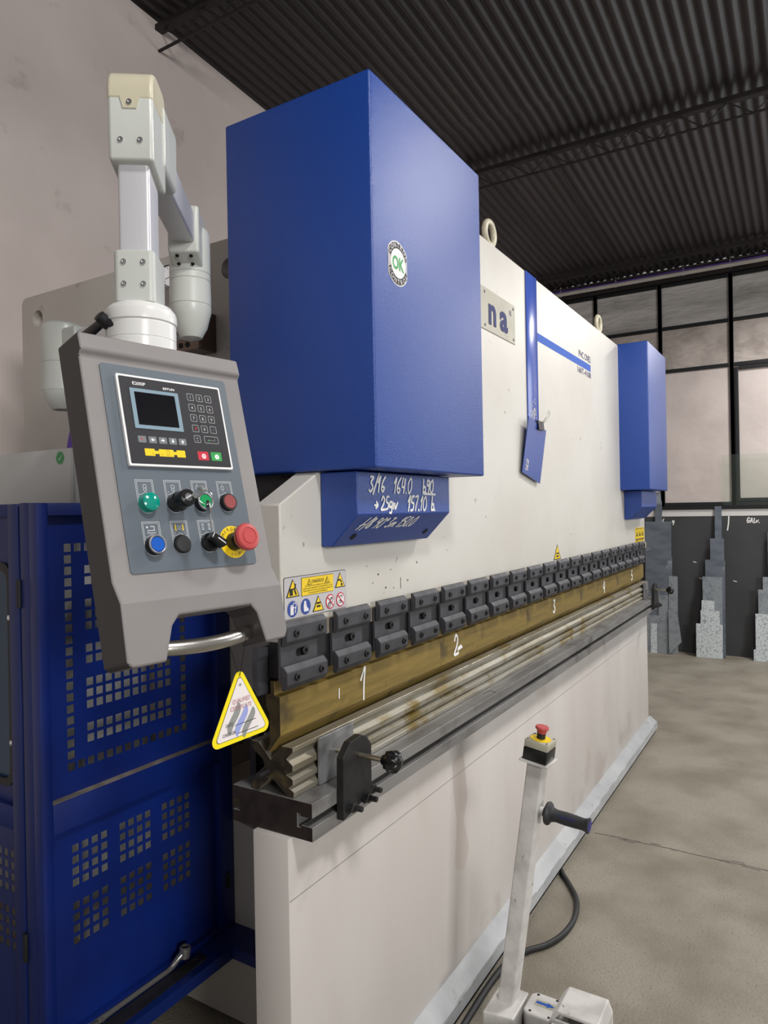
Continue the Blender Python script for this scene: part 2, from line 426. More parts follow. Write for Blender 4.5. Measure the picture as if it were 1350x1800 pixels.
# windows: steel grid, one window per bay with its panes
YM = [1.83, 1.107, .385, -.341, -1.07, -1.8]
def window(n, y1, y0, rails, cls):
    fb = nb()
    for y in (y0, y1): box(fb, XB - .02, XB + .05, y - .02, y + .02, 1.64, 4.15, .003)
    for z in rails: box(fb, XB - .017, XB + .05, y0 + .02, y1 - .02, z - .02, z + .02, .003)
    w = struct('window_%d' % n, fb, 'window_steel', smooth=0)
    for (za, zb), m in zip(zip(rails, rails[1:]), cls):
        g = nb(); box(g, XB + .006, XB + .014, y0 + .02, y1 - .02, za + .02, zb - .02)
        link('pane', g, m, w, smooth=0, world=False)
    return w
for i, (a, b) in enumerate(zip(YM, YM[1:])):
    if i == 0 or i == 1: window(i + 1, a, b, [1.66, 2.42, 3.165, 3.65, 4.135], ['pane_low', 'pane_low', 'pane_mid', 'pane_high'])
    else: window(i + 1, a, b, [1.66, 3.165, 3.65, 4.135], ['pane_low', 'pane_mid', 'pane_high'])
bm = nb()   # second casement frame inside the right bay
for y in (-.385, -1.03): box(bm, XB - .03, XB, y - .018, y + .018, 1.68, 3.13, .003)
for z in (1.70, 3.12): box(bm, XB - .03, XB, -1.03 + .018, -.385 - .018, z - .018, z + .018, .003)
struct('trim_4', bm, 'window_steel', smooth=0)
# corrugated roof in two overlapping sheets
def corrugated(x0, x1, dz):
    bm = nb(); ys = [-4.6 + .076 / 8 * i for i in range(int((YW + .1 + 4.6) / (.076 / 8)) + 1)]
    nx = 10; rows = []
    for i in range(nx + 1):
        x = x0 + (x1 - x0) * i / nx
        rows.append([bm.verts.new((x + (.012 * math.sin(y * 9) + .008 * math.sin(y * 31) if i in (0, nx) else 0), y, roof_z(x) + dz + .013 * math.sin(2 * PI * y / .076) + .003 * math.sin(y * 2.3 + x))) for y in ys])
    for a, b in zip(rows, rows[1:]):
        for k in range(len(ys) - 1): bm.faces.new((a[k], a[k + 1], b[k + 1], b[k]))
    return bm
struct('ceiling', corrugated(-5, 3.65, 0), 'roof_metal', smooth=60)
struct('ceiling_2', corrugated(3.58, XB + .05, .012), 'roof_metal', smooth=60)

# roof trusses
def truss(x, label, seed):
    zt = roof_z(x) - .032
    t = thing('roof_truss', label, 'roof beam', (x, 0, zt - .16), 'lattice beams under the roof')
    b = nb(); box(b, x - .03, x + .03, -4.6, YW, zt - .035, zt, .003); link('top_chord', b, 'truss_steel', t, smooth=0)
    b = nb(); cyl(b, (x, -4.6, zt - .15), (x, YW, zt - .15), .009, 8); link('bottom_chord', b, 'truss_steel', t)
    b = nb(); y = YW - .05; k = 0; pts = []
    while y > -4.5: pts.append((x, y, zt - .15 if k % 2 else zt - .03)); y -= .16; k += 1
    tube(b, pts, .006, 6); link('web', b, 'truss_steel', t)
truss(1.72, 'dark lattice roof beam nearest the pink wall corner at top left', 1)
truss(4.2, 'dark lattice roof beam crossing the middle of the corrugated ceiling', 2)
truss(6.75, 'dark lattice roof beam at the eave above the windows', 3)

t_ = thing('roof_wire', 'thin dark wire hanging along the underside of the corrugated roof', 'wire', (3.0, .6, 4.5))
b = nb(); tube(b, catmull([(1.6, .95, roof_z(1.6) - .03), (2.33, .72, roof_z(2.33) - .03), (3.0, .66, roof_z(3.0) - .045), (3.75, .66, roof_z(3.75) - .035), (4.3, .68, roof_z(4.3) - .06), (5.2, .7, roof_z(5.2) - .04), (6.6, .72, roof_z(6.6) - .04)]), .005, 6); link('wire', b, 'cable_black', t_)

# pipe along the window head
t = thing('conduit_pipe', 'pale pipe running along the wall above the windows', 'pipe', (XB - .08, 0, 4.2))
b = nb(); cyl(b, (XB - .08, -4, 4.215), (XB - .08, YW - .1, 4.225), .024, 12); link('pipe_run', b, 'pvc_white', t)
b = nb(); tube(b, [(XB - .08, y, 4.255 + .004 * math.sin(y * 5)) for y in [2.2 - .2 * i for i in range(30)]], .008, 6); link('cable', b, 'cable_purple', t)
for y in (1.5, .85, .12, -.35, -.9):
    b = nb(); box(b, XB - .085, XB - .075, y - .004, y + .004, 4.19, 4.31); link('clip', b, 'pvc_white', t, smooth=0)

# ================================================================== PRESS BRAKE
PB = thing('press_brake', 'large white and blue hydraulic press brake standing on the concrete floor', 'press brake', (2.1, .3, 0))
XC = 2.095
def mirx(x): return 2 * XC - x
# side frames (C-frames): plate in the plane x = const
def side_frame(x0, x1):
    out = roundpoly([(.2, 1.1), (.2, 2.535), (1.65, 2.535), (1.65, .15), (1.3, .02), (.09, .02), (.09, .6), (.75, .7), (.75, 1.1)], .03)
    b = nb(); prism(b, out, x0, x1, 'x', holes=[circ(1.545, 2.44, .034, 20), circ(.515, 2.44, .034, 20)])
    return link('side_frame', b, 'frame_white', PB)
side_frame(.389, .44); side_frame(mirx(.44), mirx(.389))
b = nb(); box(b, .44, mirx(.44), 1.2, 1.25, .5, 2.2); link('back_beam', b, 'frame_white', PB, smooth=0)
# ram
ro = [(0, 1.346), (0, 1.674), (.158, 1.757), (.30, 1.85), (.40, 1.98), (.40, 2.70)]
ro = ro + [(mirx(x), z) for x, z in reversed(ro)]
ro = [(x if x < 4.15 else 4.165, z) for x, z in ro]
b = nb(); prism(b, ro, 0, .075, 'y')
RAM = link('ram', b, 'ram_white', PB, bevel=.004)
b = nb(); box(b, .002, 4.15, -.0135, .0, 1.3465, 1.386); link('ram_nose', b, 'nose_beige', PB, smooth=0)
b = nb(); box(b, .002, 4.13, -.0125, .043, 1.262, 1.3455); link('tool_bar', b, 'black_matte', PB, smooth=0)
# table
b = nb(); box(b, -.014, 4.1, -.018, .09, .0, .896, .003)
TB = link('table', b, 'table_white', PB, smooth=30)
d = Dec((0, -.018, 0), (1, 0, 0), (0, 0, 1), (0, -1, 0), off=.0003); d.rect(-.011, 4.097, .748, .7505, 'ink_grey'); d.build('seam', TB)
d = Dec((0, -.018, 0), (1, 0, 0), (0, 0, 1), (0, -1, 0), off=.0002); d.poly([(.851, .80), (.90, .815), (.941, .80), (.967, .645), (.931, .578), (.973, .462), (.924, .404), (.858, .443), (.877, .599), (.855, .704)], 'drip', 0); d.build('drip_stain', TB)
b = nb(); sk = [(-.0181, .003), (-.0181, .108), (-.03, .1), (-.066, .074), (-.072, .066), (-.074, .028), (-.05, .027), (-.05, .003)]
n = 42; rows = []
for i in range(n + 1):
    x = -.0 + 4.135 * i / n
    rows.append([b.verts.new((x, y + (random.uniform(-.0015, .0015) if k in (2, 3, 4) else 0), z + (random.uniform(-.0015, .0015) if k in (1, 2, 3) else 0))) for k, (y, z) in enumerate(sk)])
for a, c in zip(rows, rows[1:]):
    for k in range(len(sk)): b.faces.new((a[k], a[(k + 1) % len(sk)], c[(k + 1) % len(sk)], c[k]))
b.faces.new(rows[0]); b.faces.new(list(reversed(rows[-1])))
link('base_skirt', b, 'skirt_white', PB, smooth=18)
b = nb(); box(b, -.0, 4.12, -.062, -.0505, .0005, .0265); link('skirt_gap', b, 'black_gap', PB, smooth=0)
d = Dec((0, -.0715, .0675), (1, 0, 0), (0, .6, .8), (0, -.8, .6), off=.0012)
x = .05
while x < 4.1:
    L_ = random.uniform(.04, .16); y = random.uniform(-.0015, .0015); d.line([(x + L_ * q / 4, y + random.uniform(-.0015, .0015)) for q in range(5)], random.uniform(.0015, .004), 'ink_grey', 1)
    if random.random() < .3: d.circle(x, random.uniform(.005, .03), random.uniform(.001, .003), 'pendant_dark', 1, 6)
    x += L_ + random.uniform(.0, .10)
o = d.build('worn_edge', PB); o['kind'] = 'stuff'
# cylinder covers (the big blue boxes) and the smaller covers below them
def cover(x0, x1):
    b = nb(); box(b, x0, x1, -.185, .281, 1.757, 2.706, .006, seg=3)
    return link('cylinder_cover', b, 'blue_powdercoat', PB)
C1 = cover(.136, .778); C2 = cover(mirx(.778) + .004, mirx(.136) - .004)
def lower_cover(x0, x1):
    prof = [(-.001, 1.754), (-.113, 1.754), (-.113, 1.645), (-.034, 1.565), (-.001, 1.565)]
    b = nb(); prism(b, prof, x0, x1, 'x'); o = link('lower_cover', b, 'blue_powdercoat', PB, bevel=.003)
    for x in (x0 + .06, x1 - .06):
        h = nb(); nrm = Vector((0, -.711, -.703)); p = Vector((x, -.058, 1.5893))
        lathe(h, [(.011, 0), (.011, .0008)], p + nrm * .0001, nrm, 16)
        link('bolt_hole', h, 'black_gap', o)
    return o
LC1 = lower_cover(.16, .672); LC2 = lower_cover(mirx(.672), mirx(.16))
# chalk notes on the near lower cover
ey = Vector((0, 0, 1))
d = Dec((.16, -.1132, 1.645), (1, 0, 0), (0, 0, 1), (0, -1, 0))
d.hand('3/16', .05, .058, .040, .006, 'chalk', slant=.25); d.hand('164.0', .170, .056, .041, .006, 'chalk', slant=.25); d.hand('b90', .335, .058, .038, .006, 'chalk')
d.line([(.342, .056), (.415, .054)], .006, 'chalk')
d.hand('> 25giv', .075, .012, .034, .0055, 'chalk'); d.hand('157.10', .245, .008, .040, .006, 'chalk', slant=.2); d.hand('b', .385, .008, .040, .006, 'chalk')
d.build('chalk_writing', LC1)
sl = Vector((0, -.079, .08)).normalized(); no = Vector((0, -.71, -.704))
d = Dec(Vector((.16, -.034, 1.565)), (1, 0, 0), sl, no)
d.hand('*/8 90o 3m 150.0', .045, .064, .036, .0052, 'chalk', slant=.4)
d.build('chalk_writing', LC1)
# quality sticker on the near cover
d = Dec((.2535, -.185, 2.274), (1, 0, 0), (0, 0, 1), (0, -1, 0))
pts = []
for i in range(40):
    a = 2 * PI * i / 40; r = .056
    x, y = r * math.cos(a), r * math.sin(a); x = max(-.047, min(.047, x)); pts.append((x, y))
d.poly(pts, 'sign_white', 0)
d.poly([(x * .95, y * .95) for x, y in pts], 'sign_black', 1)
for sgn in (-1, 1): d.poly([(sgn * .0455, -.018), (sgn * .0455, .018), (sgn * .036, .012), (sgn * .036, -.012)], 'sign_silver', 2)
d.circle(0, 0, .037, 'sign_white', 3)
d.text('OK', 0, -.016, .033, 'sign_green', 4, bold=.03, width=.058)
d.arc_text('CONTROL', 0, 0, .0405, math.radians(148), -math.radians(19.5), .0122, 'sign_white', 3)
d.arc_text('CONTROL', 0, 0, .0515, math.radians(212), math.radians(19.5), .0122, 'sign_white', 3, flip=True)
d.build('quality_sticker', C1)
# ram markings: name plate, stripes, lettering, warning stickers
b = nb(); box(b, .86, 1.555, -.003, -.0005, 2.345, 2.508, .001); NP = link('name_plate', b, 'name_plate', RAM, smooth=0)
d = Dec((0, -.003, 0), (1, 0, 0), (0, 0, 1), (0, -1, 0))
d.text('n', 1.307, 2.378, .112, 'text_blue', 1, bold=.035, width=.075); d.text('a', 1.427, 2.378, .112, 'text_blue', 1, bold=.035, width=.085)
d.text('R', 1.5, 2.458, .016, 'text_blue', 1); d.ring(1.5, 2.466, .011, .0015, 'text_blue', 1)
d.build('lettering', NP)
for x, z in ((1.535, 2.49), (1.535, 2.362), (1.235, 2.49), (1.235, 2.362)):
    b = nb(); lathe(b, [(.006, 0), (.006, .002), (.003, .003)], (x, -.003, z), (0, -1, 0), 10); link('rivet', b, 'ring_steel', NP)
d = Dec((0, 0, 0), (1, 0, 0), (0, 0, 1), (0, -1, 0))
d.rect(1.829, 2.747, 2.419, 2.457, 'stripe_blue')
d.text('PHC CNE2', 2.747, 2.470, .036, 'text_blue', 1, 'r', cond=.82, width=.235); d.text('160T-4100', 2.747, 2.381, .033, 'text_blue', 1, 'r', width=.262)
d.build('lettering', RAM)
d = Dec((0, 0, 0), (1, 0, 0), (0, 0, 1), (0, -1, 0))
d.rect(.672, .695, 1.605, 1.668, 'sign_silver'); d.line([(.676, 1.61), (.682, 1.64), (.69, 1.662)], .003, 'ink_grey', 1)
for x, z, r in ((.43, 1.472, .003), (.5, 1.48, .002), (.37, 1.5, .002), (.66, 1.49, .003), (.60, 1.44, .003), (.47, 1.43, .003), (.40, 1.45, .002), (.515, 1.425, .002), (.85, 1.56, .002)): d.circle(x, z, r, 'sign_black', 1, 8)
d.rect(.556, .558, 1.418, 1.452, 'sign_black', 1)
o = d.build('paint_chip', RAM); o['kind'] = 'stuff'
# blue strip up the ram
b = nb(); box(b, 1.69, 1.83, -.006, -.0005, 2.02, 2.699, .002); ST = link('blue_strip', b, 'strip_blue', RAM, smooth=30)
d = Dec((0, -.006, 0), (1, 0, 0), (0, 0, 1), (0, -1, 0))
for i in range(60): d.circle(1.755 + random.gauss(0, .02), 2.075 + random.gauss(0, .025), random.uniform(.002, .006), 'sign_silver', 0, 6)
o = d.build('glue_residue', ST); o['kind'] = 'stuff'
def tri(d, x, y, w, h, l=1):
    d.poly([(x - w / 2, y), (x + w / 2, y), (x, y + h)], 'sign_black', l)
    k = .8; d.poly([(x - w / 2 * k, y + h * .055), (x + w / 2 * k, y + h * .055), (x, y + h * .9)], 'sign_yellow', l + 1)
# danger sticker: 258 x 102 mm
d = Dec((.137, 0, 1.449), (1, 0, 0), (0, 0, 1), (0, -1, 0))
d.poly(rrect(-.129, .129, -.051, .051, .006), 'sign_black', 0); d.poly(rrect(-.1275, .1275, -.0495, .0495, .005), 'sign_silver', 1)
tri(d, -.096, .002, .052, .044, 2)
d.line([(-.106, .008), (-.106, .02), (-.1, .02), (-.1, .008)], .006, 'sign_black', 4); d.circle(-.087, .031, .003, 'sign_black', 4, 10); d.line([(-.088, .027), (-.09, .018), (-.085, .008)], .005, 'sign_black', 4); d.line([(-.088, .024), (-.097, .021)], .003, 'sign_black', 4)
d.rect(-.063, .070, .0, .045, 'sign_black', 2); d.rect(-.062, .069, .001, .044, 'sign_yellow', 3)
d.text('DANGEROUS', .003, .029, .009, 'sign_black', 4, width=.050)
for x in (-.032, .042):
    d.poly([(x - .009, .026), (x + .009, .026), (x, .041)], 'sign_black', 4); d.poly([(x - .0065, .0275), (x + .0065, .0275), (x, .0383)], 'sign_yellow', 5); d.rect(x - .0008, x + .0008, .030, .035, 'sign_black', 6)
for i, s_ in enumerate(('SET THE FORCE ACCORDING TO THE BENDING', 'LENGTH AND THE HEIGHT OF THE EQUIPMENT TO USE', 'THE HIGHER FORCE CAN CAUSE SERIOUS DAMAGE TO', 'THE MACHINE AND THE OPERATOR')):
    d.text(s_, .003, .0215 - i * .0058, .0036, 'sign_black', 4, width=[.104, .12, .122, .08][i])
tri(d, .100, .006, .046, .040, 2)
d.line([(.09, .026), (.1, .026), (.106, .02)], .004, 'sign_black', 4); d.rect(.103, .11, .010, .017, 'sign_black', 4)
for x in (-.098, -.047): d.circle(x, -.026, .0195, 'sign_blue', 2, 32)
d.rect(-.107, -.095, -.040, -.02, 'sign_white', 3); d.rect(-.106, -.096, -.019, -.0165, 'sign_white', 3); d.ring(-.091, -.018, .006, .0018, 'sign_white', 3); d.line([(-.086, -.022), (-.089, -.036)], .0025, 'sign_white', 3)
d.poly([(-.053, -.012), (-.047, -.012), (-.044, -.026), (-.036, -.034), (-.037, -.038), (-.055, -.038), (-.056, -.026)], 'sign_white', 3)
tri(d, .004, -.044, .048, .040, 2)
d.rect(-.004, .012, -.034, -.029, 'sign_black', 4); d.rect(-.004, .008, -.026, -.021, 'sign_black', 4); d.line([(.012, -.023), (.004, -.024)], .004, 'sign_black', 4)
for x in (.055, .101):
    d.circle(x, -.026, .019, 'sign_red', 2, 32); d.circle(x, -.026, .0158, 'sign_white', 3, 32)
d.ring(.059, -.022, .006, .002, 'sign_black', 4); d.ring(.05, -.033, .005, .002, 'sign_black', 4); d.line([(.062, -.016), (.052, -.026), (.046, -.034)], .002, 'sign_black', 4)
d.line([(.094, -.02), (.098, -.016), (.106, -.015), (.107, -.021)], .002, 'sign_black', 4); d.ring(.097, -.031, .004, .0018, 'sign_black', 4); d.line([(.099, -.028), (.107, -.034)], .002, 'sign_black', 4)
for x in (.055, .101): d.line([(x - .0125, -.0135), (x + .0125, -.0385)], .0028, 'sign_red', 5)
d.build('warning_sticker', RAM)
d = Dec((2.08, 0, 1.40), (1, 0, 0), (0, 0, 1), (0, -1, 0)); tri(d, 0, 0, .115, .075, 0)
d.rect(-.018, .018, .012, .02, 'sign_black', 3); d.rect(-.018, .01, .026, .034, 'sign_black', 3); d.line([(.02, .03), (.0, .03)], .006, 'sign_black', 3)
d.build('warning_sticker', RAM)
d = Dec((3.99, 0, 1.447), (1, 0, 0), (0, 0, 1), (0, -1, 0)); d.rect(-.152, .152, -.051, .051, 'sign_yellow', 0)
for x in (-.095, 0, .095):
    d.outline([(x - .04, -.043), (x + .04, -.043), (x + .04, .043), (x - .04, .043)], .004, 'sign_black', 1); d.poly([(x - .025, -.01), (x + .025, -.01), (x, .03)], 'sign_black', 1); d.rect(x - .03, x + .03, -.036, -.026, 'sign_black', 1)
d.build('warning_sticker', RAM)
# lifting eyes
for x in (1.395, 3.09):
    b = nb(); tube(b, [(x + .047 * math.cos(a), .04, 2.772 + .047 * math.sin(a)) for a in [2 * PI * i / 24 for i in range(24)]], .013, 10, closed=True)
    lathe(b, [(.03, 0), (.028, .012), (.016, .02), (.016, .03)], (x, .04, 2.698), (0, 0, 1), 16); link('lifting_eye', b, 'arm_cream', PB, smooth=60)
# hydraulic bits on the near side frame and under the near cover
b = nb(); box(b, .31, .388, .575, .675, 2.175, 2.30, .004); HB = link('valve_block', b, 'oily_brown', PB, smooth=0)
for y in (.625, .655):
    b = nb(); lathe(b, [(.009, 0), (.009, .002), (.005, .002)], (.3095, y, 2.195), (-1, 0, 0), 12); link('screw', b, 'black_gap', HB)
b = nb(); cyl(b, (.345, .70, 2.215), (.345, .676, 2.215), .014, 12); cyl(b, (.345, .735, 2.215), (.345, .70, 2.215), .019, 6); box(b, .33, .388, .70, .74, 2.235, 2.26, .003); link('hose_fitting', b, 'zinc_bolt', HB)
b = nb(); gp = Vector((.30, .682, 2.418)); gd = Vector((-.62, -.78, 0)).normalized()
lathe(b, [(.036, -.03), (.038, 0), (.038, .006), (.034, .008)], gp, gd, 28); cyl(b, gp + Vector((0, 0, -.036)), gp + Vector((0, 0, -.1)), .008, 10); cyl(b, gp - gd * .02, Vector((.388, .72, 2.35)), .01, 8)
GA = link('pressure_gauge', b, 'chrome', PB, smooth=40)
ex = Vector((0, 0, 1)).cross(gd); d = Dec(gp + gd * .008, ex, (0, 0, 1), gd)
d.circle(0, 0, .0325, 'sign_white', 0)
for i in range(11):
    a = math.radians(-45 + 27 * i); d.seg((.025 * math.cos(a), .025 * math.sin(a)), (.030 * math.cos(a), .030 * math.sin(a)), .0016, 'sign_black', 1)
d.line([(0, 0), (-.02, -.012)], .002, 'sign_black', 1); d.build('dial', GA)
b = nb(); tube(b, catmull([(.14, .985, 1.86), (.15, .95, 1.97), (.2, .89, 2.02), (.26, .86, 1.95), (.27, .85, 1.85)]), .017, 10); link('purple_hose', b, 'cable_purple', PB, smooth=60)
b = nb(); cyl(b, (.457, .17, 1.40), (.457, .17, 1.78), .06, 24); box(b, .17, .30, .10, .22, 1.60, 1.70, .004); box(b, .19, .27, .095, .16, 1.70, 1.752, .004)
cyl(b, (.23, .10, 1.72), (.23, .075, 1.72), .02, 12); link('cylinder_rod', b, 'black_steel', PB)
b = nb(); box(b, .20, .75, .10, .275, 1.5, 1.756); link('dark_backing', b, 'black_matte', PB, smooth=0)  # black box added for the dark interior, its shade put into the colour

# hanging card and its clip
b = nb(); mx = Matrix.Translation((1.735, -.030, 2.015)) @ Matrix.Rotation(math.radians(11), 4, 'Y') @ Matrix.Rotation(math.radians(4), 4, 'X')
box(b, -.115, .115, -.0015, .0015, -.235, .012, .0005, mx=mx); cardo = link('hanging_card', b, 'card_blue', smooth=0)
d = Dec(mx @ Vector((-.07, -.0016, -.19)), mx.to_3x3() @ Vector((1, 0, 0)), mx.to_3x3() @ Vector((0, 0, 1)), mx.to_3x3() @ Vector((0, -1, 0)))
for i in range(22): d.circle(random.uniform(-.014, .014), random.uniform(-.025, .025), random.uniform(.003, .006), 'sign_silver', 0, 6)
recenter(cardo); tag(cardo, 'plain blue card hanging by a clip from the blue strip on the ram', 'card')
o = d.build('glue_residue', cardo); o['kind'] = 'stuff'
t = thing('binder_clip', 'black binder clip with wire handle gripping the hanging blue card', 'clip', (1.76, -.02, 2.0))
b = nb(); prism(b, [(-.041, 2.0), (-.036, 2.0), (-.033, 2.034), (-.013, 2.034), (-.011, 2.0), (-.0065, 2.0), (-.009, 2.040), (-.037, 2.040)], 1.728, 1.80, 'x'); link('clip_body', b, 'black_plastic', t, smooth=0)
b = nb(); tube(b, catmull([(1.785, -.03, 2.03), (1.81, -.045, 2.06), (1.835, -.05, 2.09), (1.85, -.05, 2.093), (1.846, -.05, 2.078), (1.82, -.045, 2.052), (1.797, -.03, 2.028)]), .0014, 6); link('wire_handle', b, 'chrome', t)

# ------------------------------------------------------------------ tooling
DR = None
b = nb()
rp = [(-.079, .897), (-.079, .93), (-.045, .93), (-.045, .924), (-.035, .924), (-.035, .957), (-.045, .957), (-.045, .951), (-.079, .951), (-.079, .985),
      (.167, .985), (.167, .952), (.143, .952), (.143, .925), (.167, .925), (.167, .897)]
prism(b, rp, 0, 4.145, 'x')
for f in b.faces:
    f.normal_update()
    if abs(f.normal.x) > .9: f.material_index = 1
DR = link('die_rail', b, ['rail_steel', 'rail_end'], smooth=0, bevel=.0015)
recenter(DR); tag(DR, 'dark slotted steel rail lying along the top of the white table', 'die rail')
d = Dec((0, 0, .985), (1, 0, 0), (0, 1, 0), (0, 0, 1))
d.build('joint_mark', DR) if False else d.bm.free()
for x in (1.10, 2.10, 3.10):
    d = Dec((0, 0, .985), (1, 0, 0), (0, 1, 0), (0, 0, 1)); d.line([(x, -.078), (x + .02, -.045), (x - .035, -.04)], .003, 'black_gap', 0); o = d.build('joint_mark'); o.parent = DR; o.location = -DR.location
dp = [(-.022, 1.103), (.012, 1.103), (.046, 1.066), (.083, 1.103), (.106, 1.103), (.106, 1.085), (.072, 1.062), (.066, 1.045), (.09, 1.025), (.106, .998), (.106, .986), (.086, .986),
      (.045, 1.022), (-.003, .986), (-.022, .986), (-.024, .999), (-.009, 1.007), (-.021, 1.016), (-.021, 1.028), (-.002, 1.037), (-.021, 1.047), (-.021, 1.061), (-.003, 1.074), (-.022, 1.093)]
b = nb(); prism(b, dp, .005, 4.10, 'x')
for f in b.faces:
    f.normal_update()
    if abs(f.normal.x) > .9: f.material_index = 1
DIE = link('bending_die', b, ['die_steel', 'die_end'], smooth=0, bevel=.0008, bseg=1)
b = nb(); lathe(b, [(.008, -.01), (.008, .03), (.007, .033)], (.005, .055, 1.035), (-1, 0, 0), 16); PN = link('dowel_pin', b, 'black_steel', DIE)
recenter(DIE)
for ch in DIE.children: ch.location = -DIE.location
tag(DIE, 'grooved multi-vee steel die lying on the slotted rail below the punch', 'die')
# punch in five lengths, chalk numbered
pp = [(.016, 1.258), (.029, 1.258), (.029, 1.226), (.043, 1.224), (.043, 1.195), (.034, 1.182), (.034, 1.11), (.039, 1.098), (.0355, 1.088), (.018, 1.112), (.0, 1.133), (.0, 1.224), (.016, 1.226)]
PX = [-.012, .814, 1.64, 2.46, 3.28, 4.1]
names = ['first from the near end', 'second from the near end', 'middle', 'fourth from the near end', 'farthest']
for i in range(5):
    b = nb(); prism(b, pp, PX[i] + .0007, PX[i + 1] - .0007, 'x')
    for f in b.faces:
        f.normal_update()
        if abs(f.normal.x) > .9: f.material_index = 1
    P = link('punch_segment', b, ['punch_oiled', 'punch_end'], smooth=0, bevel=.0008, bseg=1)
    recenter(P)
    w = ['short section', 'section', 'section', 'section', 'section'][i]
    tag(P, 'oily golden punch %s chalked with the number %d, %s' % ('segment', i + 1, names[i]), 'punch', 'punch segments held under the ram')
    d = Dec((0, 0, 0), (1, 0, 0), (0, 0, 1), (0, -1, 0))
    cx = [.325, .915, 2.0, 2.94, 3.69][i]
    cz = [1.135, 1.150, 1.150, 1.142, 1.147][i]
    d.hand(str(i + 1), cx, cz, [.088, .066, .062, .066, .062][i], [.0065, .011, .011, .011, .011][i], 'chalk', 1, slant=.05, jit=.02)
    if i == 1: d.poly([(.94, 1.158), (.985, 1.165), (.97, 1.178), (.945, 1.172)], 'chalk', 1)
    d.build('chalk_number', P)
    if i == 0: d = Dec((0, 0, 0), (1, 0, 0), (0, 0, 1), (0, -1, 0)); d.line([(.225, 1.165), (.226, 1.19)], .004, 'chalk', 1); d.build('chalk_mark', P)
# clamps
def screw(b, x, y, z, r=.0085):
    lathe(b, [(r, 0), (r, .004), (r * .85, .005), (r * .5, .005), (r * .5, .001)], (x, y, z), (0, -1, 0), 14)
    lathe(b, [(0.0, 0.0012), (r * .5, .0012)], (x, y, z), (0, -1, 0), 6, mi=1, cap=False)
ORD = ['first', 'second', 'third', 'fourth', 'fifth', 'sixth', 'seventh', 'eighth', 'ninth', 'tenth', 'eleventh', 'twelfth', 'thirteenth', 'fourteenth', 'fifteenth', 'sixteenth', 'seventeenth', 'eighteenth', 'nineteenth', 'last']
def clamp_label(i):
    if i == 0: return 'black punch clamp at the near end of the ram, beside the control pendant'
    if i == 19: return 'black punch clamp at the far end of the row'
    return 'black punch clamp bolted under the ram, %s from the near end' % ORD[i]
def make_clamp():
    t = thing('punch_clamp', clamp_label(0), 'clamp', (-.033, 0, 1.245), 'black punch clamps in a row under the ram')
    wd = .156
    def loc(b, nm, m, **k): return link(nm, b, m, t, world=False, **k)
    b = nb(); prism(b, [(-.0255, .158), (-.032, .158), (-.042, .147), (-.042, .113), (-.033, .102), (-.0255, .102)], 0, wd, 'x'); loc(b, 'upper_jaw', 'clamp_black', smooth=0, bevel=.002)
    b = nb(); prism(b, [(-.0225, .056), (-.03, .056), (-.0415, .043), (-.0415, .014), (-.032, .0), (-.0225, .0)], 0, wd, 'x'); loc(b, 'lower_jaw', 'clamp_black', smooth=0, bevel=.002)
    b = nb(); hole = rrect(.055, .105, .068, .088, .0099)
    prism(b, [(.0, .02), (.138, .02), (.138, .14), (.0, .14)], -.0225, -.0155, 'y', holes=[hole]); loc(b, 'centre_plate', 'clamp_black', smooth=0)
    b = nb(); box(b, .02, .13, -.0152, -.0148, .06, .096); loc(b, 'slot_back', 'black_gap', smooth=0)
    for x in (.034, .128):
        b = nb(); screw(b, x, -.042, .129); loc(b, 'screw', ['black_steel', 'black_gap'])
        b = nb(); screw(b, x, -.0415, .028); loc(b, 'screw', ['black_steel', 'black_gap'])
    b = nb(); screw(b, .092, -.0195, .078, .0105); loc(b, 'screw', ['black_steel', 'black_gap'])
    b = nb(); prism(b, [(.046, .09), (.062, .09), (.066, .05), (.064, .0), (.05, -.022), (.044, -.018), (.044, .0), (.05, .01), (.05, .06), (.046, .07)], .0, wd, 'x'); loc(b, 'rear_jaw', 'clamp_black', smooth=0)
    return t
c0 = make_clamp()
for i in range(1, 20):
    c = c0.copy(); COL.objects.link(c); c.location = (-.033 + .2018 * i, 0, 1.245 - .0 * i); c['label'] = clamp_label(i)
    for ch in c0.children:
        k = ch.copy(); COL.objects.link(k); k.parent = c
